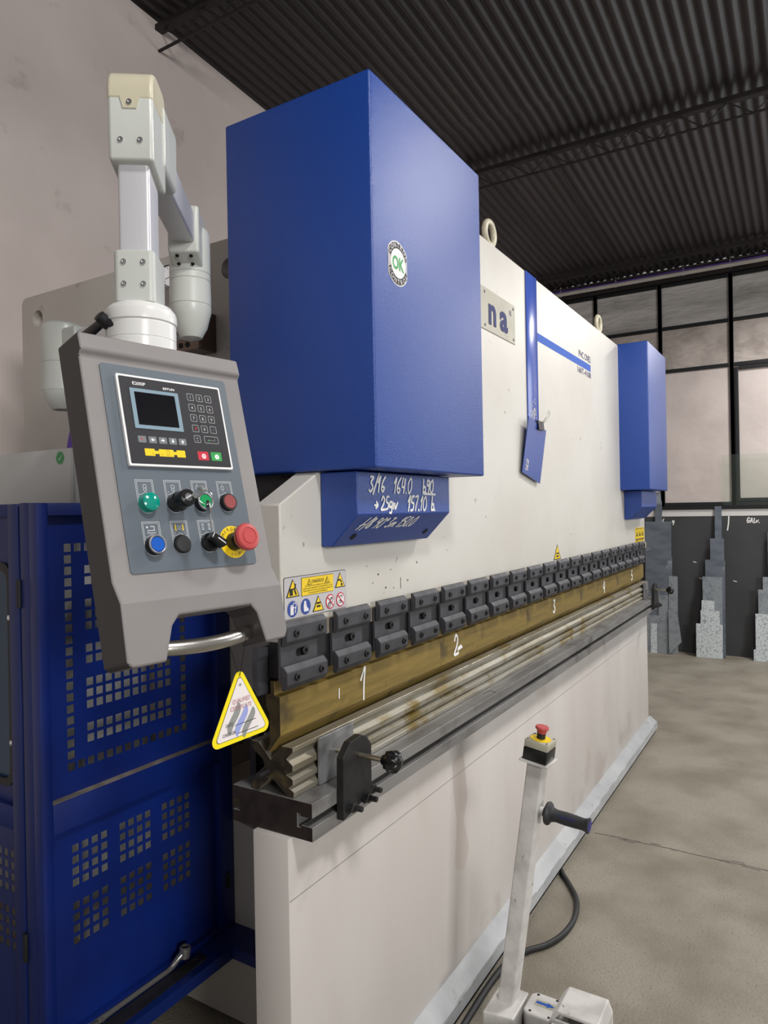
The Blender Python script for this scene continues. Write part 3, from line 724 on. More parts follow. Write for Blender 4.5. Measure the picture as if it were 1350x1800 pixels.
# die stops: bracket, press plate, threaded bolt, lobed knob, nuts
def make_stop(label):
    t = thing('die_stop', label, 'stop', (.16, .044, .914), 'black die stops bolted to the rail')
    def loc(b, nm, m, **k): return link(nm, b, m, t, **k)
    b = nb(); prism(b, [(.095, .914), (.222, .940), (.224, 1.062), (.203, 1.088), (.178, 1.098), (.13, 1.092), (.098, 1.062)], -.1, -.0795, 'y'); loc(b, 'bracket', 'black_steel', smooth=0, bevel=.002)
    b = nb(); box(b, .096, .245, -.031, -.0245, .9865, 1.101, .001); loc(b, 'press_plate', 'plate_steel', smooth=0)
    b = nb(); cyl(b, (.168, -.032, 1.05), (.168, -.102, 1.05), .0045, 12); cyl(b, (.168, -.1001, 1.05), (.168, -.175, 1.05), .0065, 14); loc(b, 'bolt', 'zinc_bolt')
    b = nb(); prof = [(.000, -.0), (.012, 0), (.013, .006), (.022, .014), (.0245, .03), (.021, .042), (.012, .050), (0.0005, .052)]
    m = frame_from((.168, -.168, 1.05), (0, -1, 0)); seg = 42; rings = []
    for r, h in prof:
        rings.append([b.verts.new(m @ Vector(((rr := r * (1 + (.17 * math.cos(7 * 2 * PI * i / seg) if r > .014 else 0))) * math.cos(2 * PI * i / seg), rr * math.sin(2 * PI * i / seg), h))) for i in range(seg)])
    for a, c in zip(rings, rings[1:]):
        for i in range(seg): b.faces.new((a[i], a[(i + 1) % seg], c[(i + 1) % seg], c[i]))
    bmesh.ops.remove_doubles(b, verts=b.verts[:], dist=1e-5); loc(b, 'knob', 'black_plastic', smooth=50)
    for x, y in ((.123, -.1), (.189, -.1), (.243, -.0795)):
        b = nb(); lathe(b, [(.016, 0), (.016, .0025)], (x, y, .939), (0, -1, 0), 20); lathe(b, [(.0125, .0025), (.0125, .015), (.011, .016)], (x, y, .939), (0, -1, 0), 6)
        lathe(b, [(.007, .016), (.007, .034), (.006, .036)], (x, y, .939), (0, -1, 0), 14); loc(b, 'nut', 'black_steel')
    return t
s0 = make_stop('black die stop with lobed knob on the near front of the rail')
def copy_tree(o, parent=None):
    c = o.copy(); COL.objects.link(c)
    if parent is not None: c.parent = parent
    for ch in list(o.children): copy_tree(ch, c)
    return c
s1 = copy_tree(s0); s1.location = (4.02, .044, .914); s1['label'] = 'black die stop at the far end of the rail'
s2 = copy_tree(s0); s2.rotation_euler = (0, 0, PI); s2.location = (.15, .044, .914); s2['label'] = 'black die stop on the rear side of the rail, knob showing below the triangular tag'

# ================================================================== CONTROL PENDANT
PH = Vector((.98927852, -.14604112, 0)); PU = Vector((.03551543, .24058052, .96997921)); PN_ = Vector((-.14165685, -.9595796, .24318786)); P0 = Vector((-.505, -.21657, 1.7205))
PM = Matrix((PH, PU, PN_)).transposed().to_4x4(); PM.translation = P0
def pw(x, y, z=0): return PM @ Vector((x, y, z))
CP = thing('control_pendant', 'grey press brake control pendant hanging at the near end of the machine', 'control panel', tuple(pw(0.01, -.28, -.03)))
def plink(nm, b, m, par=CP, **k):
    b.transform(PM); return link(nm, b, m, par, **k)
b = nb()
out = [(-.134, .211), (.158, .211), (.158, -.272), (.152, -.284), (.110, -.285), (.099, -.236), (.088, -.222), (-.044, -.222), (-.057, -.236), (-.073, -.285), (-.126, -.285), (-.134, -.278)]
vs = [b.verts.new((x, y, 0)) for x, y in out]; f0 = b.faces.new(vs)
for y in (.184, .176, -.164, -.197):
    bmesh.ops.bisect_plane(b, geom=b.verts[:] + b.edges[:] + b.faces[:], plane_co=(0, y, 0), plane_no=(0, 1, 0))
r = bmesh.ops.extrude_face_region(b, geom=b.faces[:]); back = [g for g in r['geom'] if isinstance(g, bmesh.types.BMVert)]
bmesh.ops.translate(b, vec=(0, 0, -.058), verts=back); bs = set(back)
def nprof(u):
    K = [(-.3, .008), (-.285, .008), (-.197, .014), (-.164, 0), (.176, 0), (.184, .008), (.211, .006), (.3, .006)]
    for (a, p), (c, q) in zip(K, K[1:]):
        if a <= u <= c: return p + (q - p) * (u - a) / (c - a)
for v in b.verts:
    if v not in bs: v.co.z = nprof(v.co.y)
bmesh.ops.recalc_face_normals(b, faces=b.faces[:])
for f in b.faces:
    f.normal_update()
    if f.normal.z < .3 and f.normal.y < .5: f.material_index = 1 if f.normal.x < -.5 else 0  # left-facing sides get a darker grey, their shade put into the colour
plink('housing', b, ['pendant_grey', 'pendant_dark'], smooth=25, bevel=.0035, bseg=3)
b = nb(); prism(b, rrect(-.1045, .1245, -.155, .1685, .006), .0003, .0016, 'z'); OV = plink('front_plate', b, 'overlay_grey', smooth=0)
# frames printed round the buttons
d = Dec(pw(0, 0, .0016), PH, PU, PN_, off=.0002)
BX = [-.0615, -.0135, .0355, .0845]
def label_frame(x, y0, k):
    w = .0145; yt = y0 + .0365; yb = y0 - .0
    for g, ww in ((0, .0007), (.0022, .0006)):
        d.line([(x - w + g, yb), (x - w + g, yt - g), (x + w - g, yt - g), (x + w - g, yb)], ww, 'overlay_line')
    d.line([(x + w * math.cos(a), y0 + .015 * math.sin(a)) for a in [PI + PI * i / 16 for i in range(17)]], .0007, 'overlay_line')
    d.line([(x - w + .002, y0 + .0135), (x - .007, y0 + .014), (x, y0 + .0175), (x + .007, y0 + .014), (x + w - .002, y0 + .0135)], .0006, 'overlay_line')
    if k == 'lamp': d.ring(x, y0 + .0265, .0028, .0007, 'overlay_line'); d.line([(x - .0015, y0 + .024), (x - .0028, y0 + .021), (x, y0 + .0188), (x + .0028, y0 + .021), (x + .0015, y0 + .024)], .0007, 'overlay_line')
    if k in ('pump', 'stop'): d.ring(x - .004, y0 + .0255, .003, .0006, 'overlay_line'); d.seg((x - .004, y0 + .029), (x - .004, y0 + .032), .0006, 'overlay_line'); d.seg((x - .004, y0 + .022), (x - .004, y0 + .0195), .0006, 'overlay_line'); d.seg((x + .005, y0 + .023), (x + .005, y0 + .029), .0006, 'overlay_line' if k == 'pump' else 'ink_red')
    if k == 'reset': d.circle(x - .0065, y0 + .0285, .0018, 'overlay_line'); d.line([(x - .006, y0 + .0235), (x + .005, y0 + .0235), (x + .005, y0 + .0295), (x - .001, y0 + .0295)], .0012, 'overlay_line'); d.text('Reset', x, y0 + .0185, .0036, 'overlay_line', 0, width=.014)
    if k == 'mode':
        for sx in (-.0065, .0065): d.rect(x + sx - .001, x + sx + .001, y0 + .0215, y0 + .0315, 'sign_yellow')
        for yy in (.024, .0265, .029): d.seg((x - .004, y0 + yy), (x + .004, y0 + yy), .0006, 'overlay_line')
        d.text('0', x - .009, y0 + .0165, .0026, 'overlay_line', 0); d.text('1', x + .009, y0 + .0165, .0026, 'overlay_line', 0)
    if k == 'die':
        for sx in (-.006, .006): d.seg((x + sx - .0022, y0 + .0305), (x + sx + .0022, y0 + .0305), .0008, 'overlay_line'); d.seg((x + sx - .0022, y0 + .022), (x + sx + .0022, y0 + .022), .0008, 'overlay_line'); d.seg((x + sx - .001, y0 + .022), (x + sx - .001, y0 + .0305), .0006, 'overlay_line'); d.seg((x + sx + .001, y0 + .022), (x + sx + .001, y0 + .0305), .0006, 'overlay_line')
    if k == 'lamp' and x > -.03: d.text('0', x - .009, y0 + .0165, .0026, 'overlay_line', 0)
for x, k in zip(BX, ('lamp', 'lamp', 'pump', 'stop')): label_frame(x, -.0505, k)
for x, k in zip(BX[:3], ('reset', 'mode', 'die')): label_frame(x, -.1155, k)
d.build('printed_legend', OV)
# keypad unit
b = nb(); prism(b, rrect(-.084, .1055, .006, .152, .003), .0017, .0075, 'z'); KP = plink('keypad_unit', b, 'keypad_white', smooth=0, bevel=.0006)
b = nb(); prism(b, rrect(-.0805, .102, .0095, .1485, .002), .0076, .0079, 'z'); plink('keypad_membrane', b, 'keypad_black', KP, smooth=0)
b = nb(); prism(b, rrect(-.0655, .0195, .0655, .1305, .001), .0080, .0088, 'z', holes=[rrect(-.0585, .0125, .0715, .1250, .0008)]); plink('screen_frame', b, 'screen_frame', KP, smooth=0)
b = nb(); box(b, -.0587, .0127, .0713, .1252, .0080, .0083); plink('screen', b, 'screen_glass', KP, smooth=0)
def key(nm, draw):
    d = Dec(pw(0, 0, .0079), PH, PU, PN_, off=.0002); draw(d); return d.build(nm, KP)
def dk(d):
    d.text('E200P', -.0585, .1365, .0052, 'keypad_white', 0, 'l', bold=.015, width=.022); d.text('ESTUN', -.006, .1345, .0036, 'keypad_white', 0, 'l', bold=.03, width=.0205)
key('lettering', dk)
KXS = (.0432, .0605, .0778); KYS = (.1275, .1095, .0915, .0735, .0555)
labels = ['1', '2', '3', '4', '5', '6', '7', '8', '9', 'c', '0', '.', '+']
for i, lb in enumerate(labels):
    x, y = KXS[i % 3], KYS[i // 3]
    def dk(d, x=x, y=y, lb=lb):
        d.outline(rrect(x - .0058, x + .0058, y - .0058, y + .0058, .0015, 3), .0005, 'overlay_line')
        if lb == 'c':
            for s_ in (-.0015, .0005): d.line([(x + s_, y - .002), (x + s_ + .002, y + .002)], .0008, 'sign_red')
        elif lb == '.': d.circle(x, y, .0006, 'overlay_line', 0, 8)
        elif lb == '+': d.text('+', x, y - .0012, .005, 'overlay_line', 0); d.seg((x - .0016, y - .003), (x + .0016, y - .003), .0005, 'overlay_line')
        else: d.text(lb, x, y - .0026, .0052, 'overlay_line', 0)
    key('key', dk)
def dk(d):
    x, y = .0705, .0555; d.outline(rrect(x - .0135, x + .0135, y - .0058, y + .0058, .0015, 3), .0005, 'overlay_line')
    d.line([(x + .007, y + .003), (x + .007, y - .001), (x - .007, y - .001)], .0007, 'ink_grey'); d.poly([(x - .008, y - .001), (x - .0045, y + .0008), (x - .0045, y - .0028)], 'sign_green', 0)
key('key', dk)
for i, x in enumerate((-.0568, -.039, -.0212, -.0035, .0142)):
    def dk(d, x=x, i=i):
        y = .0485; d.poly(rrect(x - .0068, x + .0068, y - .0053, y + .0053, .0012, 3), 'key_grey', 0)
        if i == 0: d.text('P', x, y - .0026, .0054, 'sign_red', 1)
        else:
            a = [PI, 0, -PI / 2, PI / 2][i - 1]; c, s_ = math.cos(a), math.sin(a)
            R = lambda u, v: (x + u * c - v * s_, y + u * s_ + v * c)
            d.poly([R(.003, 0), R(0, .003), R(0, -.003)], 'keypad_white', 1); d.poly([R(-.003, .0012), R(0.0, .0012), R(0.0, -.0012), R(-.003, -.0012)], 'keypad_white', 1)
    key('key', dk)
def dk(d):
    for x0, x1 in ((-.0555, -.0385), (-.0315, -.0055), (.0, .0155)): d.poly(rrect(x0, x1, .0225, .034, .001, 3), 'sign_yellow', 0)
    d.rect(-.039, .001, .026, .031, 'sign_yellow', 0)
    for x, t_ in ((-.042, '+'), (-.031, '+'), (-.026, '+'), (-.010, '-'), (-.0055, '-'), (.006, '-')): d.text(t_, x, .0242, .0035, 'sign_black', 1)
    d.outline([(-.0185, .031), (-.016, .0335), (-.0135, .031), (-.0145, .0245), (-.0175, .0245)], .0004, 'sign_black', 1)
key('key', dk)
for x, m in ((.0492, 'sign_red'), (.0748, 'sign_green')):
    def dk(d, x=x, m=m):
        d.poly(rrect(x - .0102, x + .0102, .0198, .0345, .001, 3), m, 0); d.circle(x + .001, .0265, .0042, 'keypad_white', 1); d.circle(x - .0065, .032, .0008, 'sign_black', 1, 8)
        if m == 'sign_red': d.ring(x + .001, .0265, .002, .0007, m, 2)
        else: d.rect(x + .0006, x + .0014, .0243, .0287, m, 2)
    key('key', dk)
# push buttons
FZ = .0017
def btn(x, y, nm, bez, h, cap, hc, rc, capm, label=None):
    b = nb(); lathe(b, [(.0148, FZ), (.0148, FZ + h * .7), (.0138, FZ + h), (rc + .0002, FZ + h)], (x, y, 0), (0, 0, 1), 32); o = plink(nm, b, bez, smooth=40)
    if label: o['label'] = label
    b = nb(); lathe(b, [(rc, FZ + h - .002), (rc, FZ + hc - .001), (rc - .001, FZ + hc), (0.0004, FZ + hc + (.0015 if capm == 'button_teal' else -.0004))], (x, y, 0), (0, 0, 1), 32); plink(cap, b, capm, o, smooth=40)
    return o
btn(BX[0], -.0505, 'indicator_lamp', 'button_teal', .005, 'lamp_lens', .0135, .0138, 'button_teal', 'teal indicator lamp')
btn(BX[2], -.0505, 'push_button', 'black_plastic', .011, 'button_cap', .0125, .0112, 'button_green', 'green push button')
b = nb(); lathe(b, [(.0147, FZ + .0102), (.0147, FZ + .0118), (.0128, FZ + .0122), (.0116, FZ + .0118), (.0116, FZ + .0102)], (BX[2], -.0505, 0), (0, 0, 1), 32, cap=False); plink('chrome_ring', b, 'ring_steel')
btn(BX[3], -.0505, 'push_button', 'black_matte', .009, 'button_cap', .010, .0118, 'button_red', 'dull red push button')
btn(BX[0], -.1155, 'push_button', 'black_plastic', .011, 'button_cap', .0122, .0112, 'button_blue', 'blue push button')
b = nb(); lathe(b, [(.0147, FZ + .0102), (.0147, FZ + .0118), (.0128, FZ + .0122), (.0116, FZ + .0118), (.0116, FZ + .0102)], (BX[0], -.1155, 0), (0, 0, 1), 32, cap=False); plink('chrome_ring', b, 'ring_steel')
btn(BX[1], -.1155, 'push_button', 'black_matte', .004, 'button_cap', .006, .0128, 'button_black', 'flat black push button')
# key switch
b = nb(); lathe(b, [(.0148, FZ), (.0148, .016), (.0135, .0175), (.0135, .036), (.0125, .038), (.0062, .038)], (BX[1], -.0505, 0), (0, 0, 1), 32); KS = plink('key_switch', b, 'black_plastic', smooth=40)
b = nb(); lathe(b, [(.0062, .036), (.0062, .0385), (.0005, .0385)], (BX[1], -.0505, 0), (0, 0, 1), 24); plink('lock_barrel', b, 'ring_steel', KS, smooth=40)
# selector
b = nb(); lathe(b, [(.0148, FZ), (.0148, .009), (.013, .011), (.012, .012), (.012, .016)], (BX[2], -.1155, 0), (0, 0, 1), 32); SS = plink('selector_switch', b, 'black_plastic', smooth=40)
b = nb(); mx = Matrix.Translation((BX[2], -.1155, 0)) @ Matrix.Rotation(math.radians(-38), 4, 'Z')
prism(b, [(-.013, -.006), (.013, -.007), (.017, 0), (.013, .007), (-.013, .006)], .0162, .031, 'z', mx=mx); plink('lever', b, 'black_plastic', SS, smooth=0, bevel=.002)
b = nb(); box(b, -.003, .013, -.0008, .0008, .0311, .0316, mx=mx); plink('pointer_mark', b, 'sign_white', SS, smooth=0)
# emergency stop
b = nb(); lathe(b, [(.0145, FZ), (.0145, .016), (.013, .017), (.013, .027)], (.0838, -.1163, 0), (0, 0, 1), 28); ES = plink('emergency_stop', b, 'black_matte', smooth=40)
b = nb(); lathe(b, [(.0175, .0265), (.021, .031), (.0222, .036), (.0222, .040), (.020, .043), (.0145, .0442), (.0142, .0432), (.0118, .0432), (.0115, .0444), (.0005, .0444)], (.0838, -.1163, 0), (0, 0, 1), 36); plink('mushroom_head', b, 'estop_red', ES, smooth=35)
d = Dec(pw(.0838, -.1163, .0016), PH, PU, PN_, off=.0003); d.circle(0, 0, .0268, 'sign_yellow', 0, 40)
d.arc_text('EMERGENCY', 0, 0, .0192, math.radians(166), -math.radians(19), .0058, 'sign_black', 1); d.arc_text('STOP', 0, 0, .0245, math.radians(-108), math.radians(14.5), .0056, 'sign_black', 1, flip=True)
d.build('legend_disc', ES)
# handle
b = nb(); pts = []
for i in range(21):
    s_ = i / 20; x = -.082 + .192 * s_; a = 4 * s_ * (1 - s_); pts.append((x, -.262 - .009 * a, -.03 + .022 * a))
tube(b, pts, .0115, 20); plink('handle_bar', b, 'brushed_steel', smooth=60)
# keys on a ring, hanging from the switch
KT = thing('key_ring', 'small steel keys on a ring hanging from the black key switch', 'keys', tuple(pw(BX[1] + .004, -.115, .045)))
def kkey(pm, nm):
    b = nb(); prism(b, circ(0, 0, .0105, 20, .012), -.0009, .0009, 'z', holes=[circ(0, .006, .0022, 10)]); prism(b, [(-.003, -.01), (.003, -.01), (.003, -.018), (.0018, -.021), (.003, -.024), (.0018, -.027), (.003, -.03), (.0015, -.036), (-.003, -.036)], -.0008, .0008, 'z')
    b.transform(PM @ pm); return link(nm, b, 'chrome', KT, smooth=0)
kkey(Matrix.Translation((BX[1], -.0505, .066)) @ Matrix.Rotation(math.radians(60), 4, 'Z') @ Matrix.Rotation(math.radians(90), 4, 'X') @ Matrix.Rotation(math.radians(0), 4, 'Y'), 'inserted_key')
b = nb(); tube(b, [(BX[1] + .006 + .0105 * math.cos(a), -.060 + .0105 * math.sin(a), .071 + .003 * math.cos(a)) for a in [2 * PI * i / 24 for i in range(24)]], .0006, 6, closed=True); b.transform(PM); link('split_ring', b, 'chrome', KT)
kkey(Matrix.Translation((BX[1] + .008, -.0755, .071)) @ Matrix.Rotation(math.radians(70), 4, 'Y') @ Matrix.Scale(.9, 4), 'spare_key')

# certificate tag hanging from the handle
TV = Vector((-.04, -1, .03)).normalized(); TX = Vector((0, 0, 1)).cross(TV).normalized(); TY = TV.cross(TX)
TO = Vector((-.427, -.268, 1.334))
def tw(px, py):   # print coordinates in millimetres, tag roughly 95 wide by 118 high
    return TO + TX * px + TY * py
a15 = math.radians(0)
def rot(p): return (p[0] * math.cos(a15) - p[1] * math.sin(a15), p[0] * math.sin(a15) + p[1] * math.cos(a15))
corner = [(-.0715, -.048), (.0715, -.048), (0, .0745)]
TG = thing('certificate_tag', 'yellow edged triangular certificate tag hanging by a cord from the pendant handle', 'tag', tuple(tw(0, -.06)))
outer = [rot(p) for p in roundpoly(corner, .0115)]
b = nb(); tm = Matrix((TX, TY, TV)).transposed().to_4x4(); tm.translation = TO
prism(b, outer, -.0004, .0004, 'z'); b.transform(tm); link('card', b, 'tag_yellow', TG, smooth=0)
d = Dec(TO + TV * .0004, TX, TY, TV, off=.00025)
cen = (0, -.008)
inner = [(cen[0] + (x - cen[0]) * .80, cen[1] + (y - cen[1]) * .80) for x, y in corner]; ip = roundpoly(inner, .005)
d.poly([rot(p) for p in roundpoly([(cen[0] + (x - cen[0]) * .82, cen[1] + (y - cen[1]) * .82) for x, y in corner], .0055)], 'sign_black', 0)
d.poly([rot(p) for p in ip], 'tag_paper', 1)
def wave(cx, cy, h, m):
    L_ = []; R_ = []
    for i in range(13):
        s_ = i / 12; y = cy + h * (s_ - .5); x = cx + .012 * (s_ - .5) * 2 * .6 + .0055 * math.sin((s_ - .5) * 2 * PI * .8); w = .0085 * math.sin(PI * s_) ** .7
        L_.append((x - w, y)); R_.append((x + w, y))
    for i in range(12): d.poly([rot(q) for q in (L_[i], R_[i], R_[i + 1], L_[i + 1])], m, 2)
wave(-.016, -.009, .050, 'ink_grey'); wave(.0, -.016, .048, 'ink_violet'); wave(.016, -.022, .046, 'ink_grey')
def rtext(t_, x, y, h, m, w, al='c'): q = rot((x, y)); d.text(t_, q[0], q[1], h, m, 3, al, rot=a15, width=w)
rtext('QUALIFIED', .001, .014, .0072, 'ink_red', .039); rtext('CERTIFICATE', .0, .003, .0072, 'ink_red', .047)
rtext('DATE', -.027, -.0195, .0055, 'sign_black', .015); rtext('CHECKER', -.028, -.0335, .0055, 'sign_black', .028)
d.seg((-.015, -.0205), (.032, -.0205), .0008, 'sign_black', 3); d.seg((-.009, -.0345), (.037, -.0345), .0008, 'sign_black', 3)
d.circle(0, .042, .0024, 'ink_grey', 3, 12)
d.build('print', TG)
b = nb(); hp = pw(.078, -.266, -.018); k0 = tw(*rot((0, .056))) + TV * .001
loop = [k0, hp + PN_ * .016 + PU * -.008, hp + PN_ * .0125 + PU * .0035, hp + PU * .0125, hp - PN_ * .0125 + PU * .003, hp - PN_ * .008 - PU * .009 - PH * .016, k0 - TV * .002]
tube(b, loop, .0007, 6); link('cord', b, 'cable_black', TG)

# ------------------------------------------------------------------ support arm of the pendant
AX = Vector((-.447, -.07, 0)); BXY = Vector((-.049, .228, 0)); AXY = Vector((-.055, .733, 0))
SA = thing('pendant_arm', 'jointed pale grey arm carrying the control pendant, bolted to the side frame', 'support arm', (.3, .72, 2.0))
bd = (BXY - AX).normalized(); bn = Vector((-bd.y, bd.x, 0))
am = Matrix((bd, bn, Vector((0, 0, 1)))).transposed().to_4x4(); am.translation = AX
def alink(nm, b, m, par=SA, **k): b.transform(am); return link(nm, b, m, par, **k)
def rtube(b, p0, p1, wx, wy, r, up):   # rectangular tube from p0 to p1 with rounded corners
    d_ = Vector(p1) - Vector(p0); z_ = d_.normalized(); x_ = Vector(up).cross(z_).normalized(); y_ = z_.cross(x_)
    m = Matrix((x_, y_, z_)).transposed().to_4x4(); m.translation = Vector(p0)
    prism(b, rrect(-wx / 2, wx / 2, -wy / 2, wy / 2, r), 0, d_.length, 'z', mx=m)
# local frame: x along the boom away from the camera, y to the left, z world height
b = nb(); lathe(b, [(.059, 1.915), (.059, 1.955), (.0583, 1.956), (.059, 1.957), (.059, 1.982), (.058, 1.984), (.0605, 1.986), (.0605, 1.998), (.059, 2.005), (.052, 2.014), (.044, 2.018)], (0, 0, 0), (0, 0, 1), 36); alink('swivel_collar', b, 'arm_white', smooth=22)
b = nb(); prism(b, rrect(-.044, .044, -.034, .034, .01), 2.015, 2.102, 'z'); lo = alink('lower_socket', b, 'arm_grey', smooth=35, bevel=.002)
def sscrew(x, y, z, par, m='chrome', r=.0046):
    b = nb(); lathe(b, [(r, 0), (r, .0022), (r * .52, .0022), (r * .5, .0006)], (x, y, z), (-1, 0, 0), 14); alink('socket_screw', b, m, par)
for y in (-.016, .016):
    for z in (2.045, 2.082): sscrew(-.044, y, z, lo)
b = nb(); prism(b, rrect(-.035, .035, -.0265, .0265, .006), 2.09, 2.285, 'z'); alink('upright_tube', b, 'arm_alu', smooth=35)
b = nb(); prism(b, roundpoly([(-.048, 2.252), (-.050, 2.36), (.05, 2.36), (.05, 2.235), (.035, 2.235)], .006, 3), -.037, .037, 'y'); el = alink('elbow', b, 'arm_grey', smooth=35, bevel=.008, bseg=3)
b = nb(); prism(b, [(-.0508, 2.352), (-.0505, 2.372), (-.048, 2.386), (-.042, 2.398), (-.032, 2.406), (-.018, 2.411), (0, 2.412), (.03, 2.412), (.042, 2.408), (.05, 2.398), (.0505, 2.352)], -.0378, .0378, 'y'); alink('elbow_cap', b, 'arm_cream', el, smooth=50, bevel=.006, bseg=4)
b = nb(); prism(b, [(-.017, 2.358), (.017, 2.358), (.011, 2.337), (-.011, 2.337)], -.0512, -.0495, 'x'); alink('cap_tab', b, 'arm_cream', el, smooth=0)
for y, z in ((0, 2.347), (-.016, 2.285), (.016, 2.285)): sscrew(-.0510 if y == 0 else -.0486, y, z, el)
BL = (BXY - AX).length
b = nb(); prism(b, rrect(-.040, .040, 2.275, 2.395, .014), .03, .14, 'x'); alink('boom_socket', b, 'arm_grey', smooth=35, bevel=.005)
b = nb(); prism(b, rrect(-.0265, .0265, 2.29, 2.36, .006), .04, BL - .02, 'x'); alink('boom_tube', b, 'arm_alu', smooth=35)
b = nb(); prism(b, roundpoly([(BL - .085, 2.268), (BL - .085, 2.378), (BL + .02, 2.378), (BL + .02, 2.247), (BL - .035, 2.247)], .008, 3), -.036, .036, 'y'); bs_ = alink('boom_end_socket', b, 'arm_grey', smooth=35, bevel=.006)
for y in (-.016, .016):
    for x in (BL - .075, BL - .055):
        b = nb(); lathe(b, [(.0045, 0), (.0045, .001)], (x, y, 2.2675 - (x - BL + .085) * .6), (-.5, 0, -.86), 12); alink('socket_screw', b, 'black_gap', bs_)
b = nb(); lathe(b, [(.03, 2.352), (.045, 2.347), (.049, 2.335), (.049, 2.241), (.0475, 2.239), (.049, 2.237), (.049, 2.224), (.0475, 2.222), (.049, 2.220), (.0495, 2.165), (.048, 2.163), (.0495, 2.161), (.049, 2.148), (.0455, 2.136), (.039, 2.11), (.026, 2.086), (.0005, 2.078)], BXY, (0, 0, 1), 36); link('elbow_joint', b, 'arm_grey', SA, smooth=35)
ad = (AXY - BXY).normalized()
b = nb(); rtube(b, BXY + ad * .03 + Vector((0, 0, 2.13)), AXY - ad * .03 + Vector((0, 0, 2.13)), .05, .07, .006, (0, 0, 1)); link('rear_boom', b, 'arm_alu', SA, smooth=35)
b = nb(); lathe(b, [(.04, 2.198), (.052, 2.19), (.056, 2.178), (.056, 2.085), (.0545, 2.083), (.056, 2.081), (.056, 2.006), (.0545, 2.004), (.056, 2.002), (.052, 1.98), (.03, 1.955), (.022, 1.955), (.022, 1.985), (.0005, 1.985)], AXY, (0, 0, 1), 36); link('wall_joint', b, 'arm_grey', SA, smooth=35)
b = nb(); rtube(b, AXY - ad * .1 + Vector((0, 0, 2.13)), AXY - ad * .01 + Vector((0, 0, 2.13)), .066, .09, .01, (0, 0, 1)); link('rear_socket', b, 'arm_grey', SA, smooth=35, bevel=.004)
b = nb(); box(b, AXY.x, .389, AXY.y - .03, AXY.y + .03, 2.01, 2.07, .004); link('wall_bracket', b, 'arm_grey', SA, smooth=35)
# clamping lever on the swivel collar
b = nb(); q1, q2, q3 = Vector((-.495, -.085, 1.968)), Vector((-.507, -.050, 1.984)), Vector((-.486, .035, 1.972))
cyl(b, q1, q2, .0045, 12, r1=.0085); lathe(b, [(.010, -.010), (.011, 0), (.010, .012), (.006, .013)], q2, (q2 - q1).normalized() * .6 + Vector((-.6, -.5, .3)), 16); cyl(b, q2, q3, .0075, 12, r1=.0095); link('clamping_lever', b, 'black_matte', SA, smooth=35)

# ================================================================== GUARD FENCE
FN = thing('guard_fence', 'dark blue perforated steel guard fence beside the near end of the machine', 'fence', (-.264, .56, .25))
def sq(cx, cz, s=.0105): return [(cx - s, cz - s), (cx + s, cz - s), (cx + s, cz + s), (cx - s, cz + s)]
# front leaf along x
b = nb(); Y0 = .540
for x0, x1, z0, z1 in ((-.264, -.235, .336, 1.689), (.327, .386, .336, 1.689), (-.235, .327, 1.657, 1.689), (-.235, .327, .866, .942), (-.235, .327, .336, .352)): box(b, x0, x1, Y0, Y0 + .035, z0, z1, .002)
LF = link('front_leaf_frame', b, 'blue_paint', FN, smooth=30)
hs = []
cx = [-.164 + .0291 * i for i in range(14)]; cz = [1.574 - .02963 * i for i in range(20)]
for i in range(14):
    for j in range(20):
        ring_ = i in (0, 13) or j in (0, 19)
        inn = 2 <= i <= 11 and j in (2, 3, 5, 6, 7, 9, 10, 12, 13, 14, 16, 17)
        if ring_ or inn: hs.append(sq(cx[i], cz[j]))
b = nb(); prism(b, [(-.236, .941), (.328, .941), (.328, 1.658), (-.236, 1.658)], Y0 + .028, Y0 + .030, 'y', holes=hs); link('upper_panel', b, 'blue_paint', FN, smooth=0)
hs = []
for x0 in (-.1615, -.0175, .1285):
    for z0 in (.802, .654):
        for i in range(4):
            for j in range(4): hs.append(sq(x0 + .0285 * i, z0 - .0293 * j, .0098))
b = nb(); prism(b, [(-.236, .339), (.328, .339), (.328, .867), (-.236, .867)], Y0 + .022, Y0 + .024, 'y', holes=hs); link('lower_panel', b, 'blue_paint', FN, smooth=0)
b = nb(); box(b, .352, .362, Y0 - .006, Y0, .475, .49); box(b, .347, .368, Y0 - .003, Y0, .46, .51, .001); link('latch', b, 'black_steel', FN, smooth=0)
b = nb(); box(b, -.234, .326, Y0 + .002, Y0 + .0275, .9421, .9427); link('dust_layer', b, 'dust', FN, smooth=0)
# ledge at the foot of the leaf and the bar towards the table
b = nb(); box(b, -.8, .388, .458, .575, .329, .335); box(b, -.8, .288, .458, .462, .300, .329); box(b, .288, .388, .1, .458, .329, .335); box(b, .288, .292, .1, .458, .300, .329)
link('ledge', b, 'blue_dark_paint', FN, smooth=0)
# corner post and side leaf along y
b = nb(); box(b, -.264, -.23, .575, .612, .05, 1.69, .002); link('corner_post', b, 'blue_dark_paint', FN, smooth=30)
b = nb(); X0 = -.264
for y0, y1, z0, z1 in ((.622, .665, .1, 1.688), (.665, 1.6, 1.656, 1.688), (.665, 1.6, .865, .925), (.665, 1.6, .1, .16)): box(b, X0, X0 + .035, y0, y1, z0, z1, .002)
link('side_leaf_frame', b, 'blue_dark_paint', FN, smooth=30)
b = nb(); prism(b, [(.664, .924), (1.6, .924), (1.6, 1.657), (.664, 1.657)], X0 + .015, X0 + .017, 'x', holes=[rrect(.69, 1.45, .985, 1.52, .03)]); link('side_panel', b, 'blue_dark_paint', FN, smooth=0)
b = nb(); prism(b, rrect(.672, 1.47, .965, 1.54, .04), X0 + .009, X0 + .0145, 'x', holes=[rrect(.688, 1.45, .985, 1.52, .03)]); link('window_gasket', b, 'black_matte', FN, smooth=0)
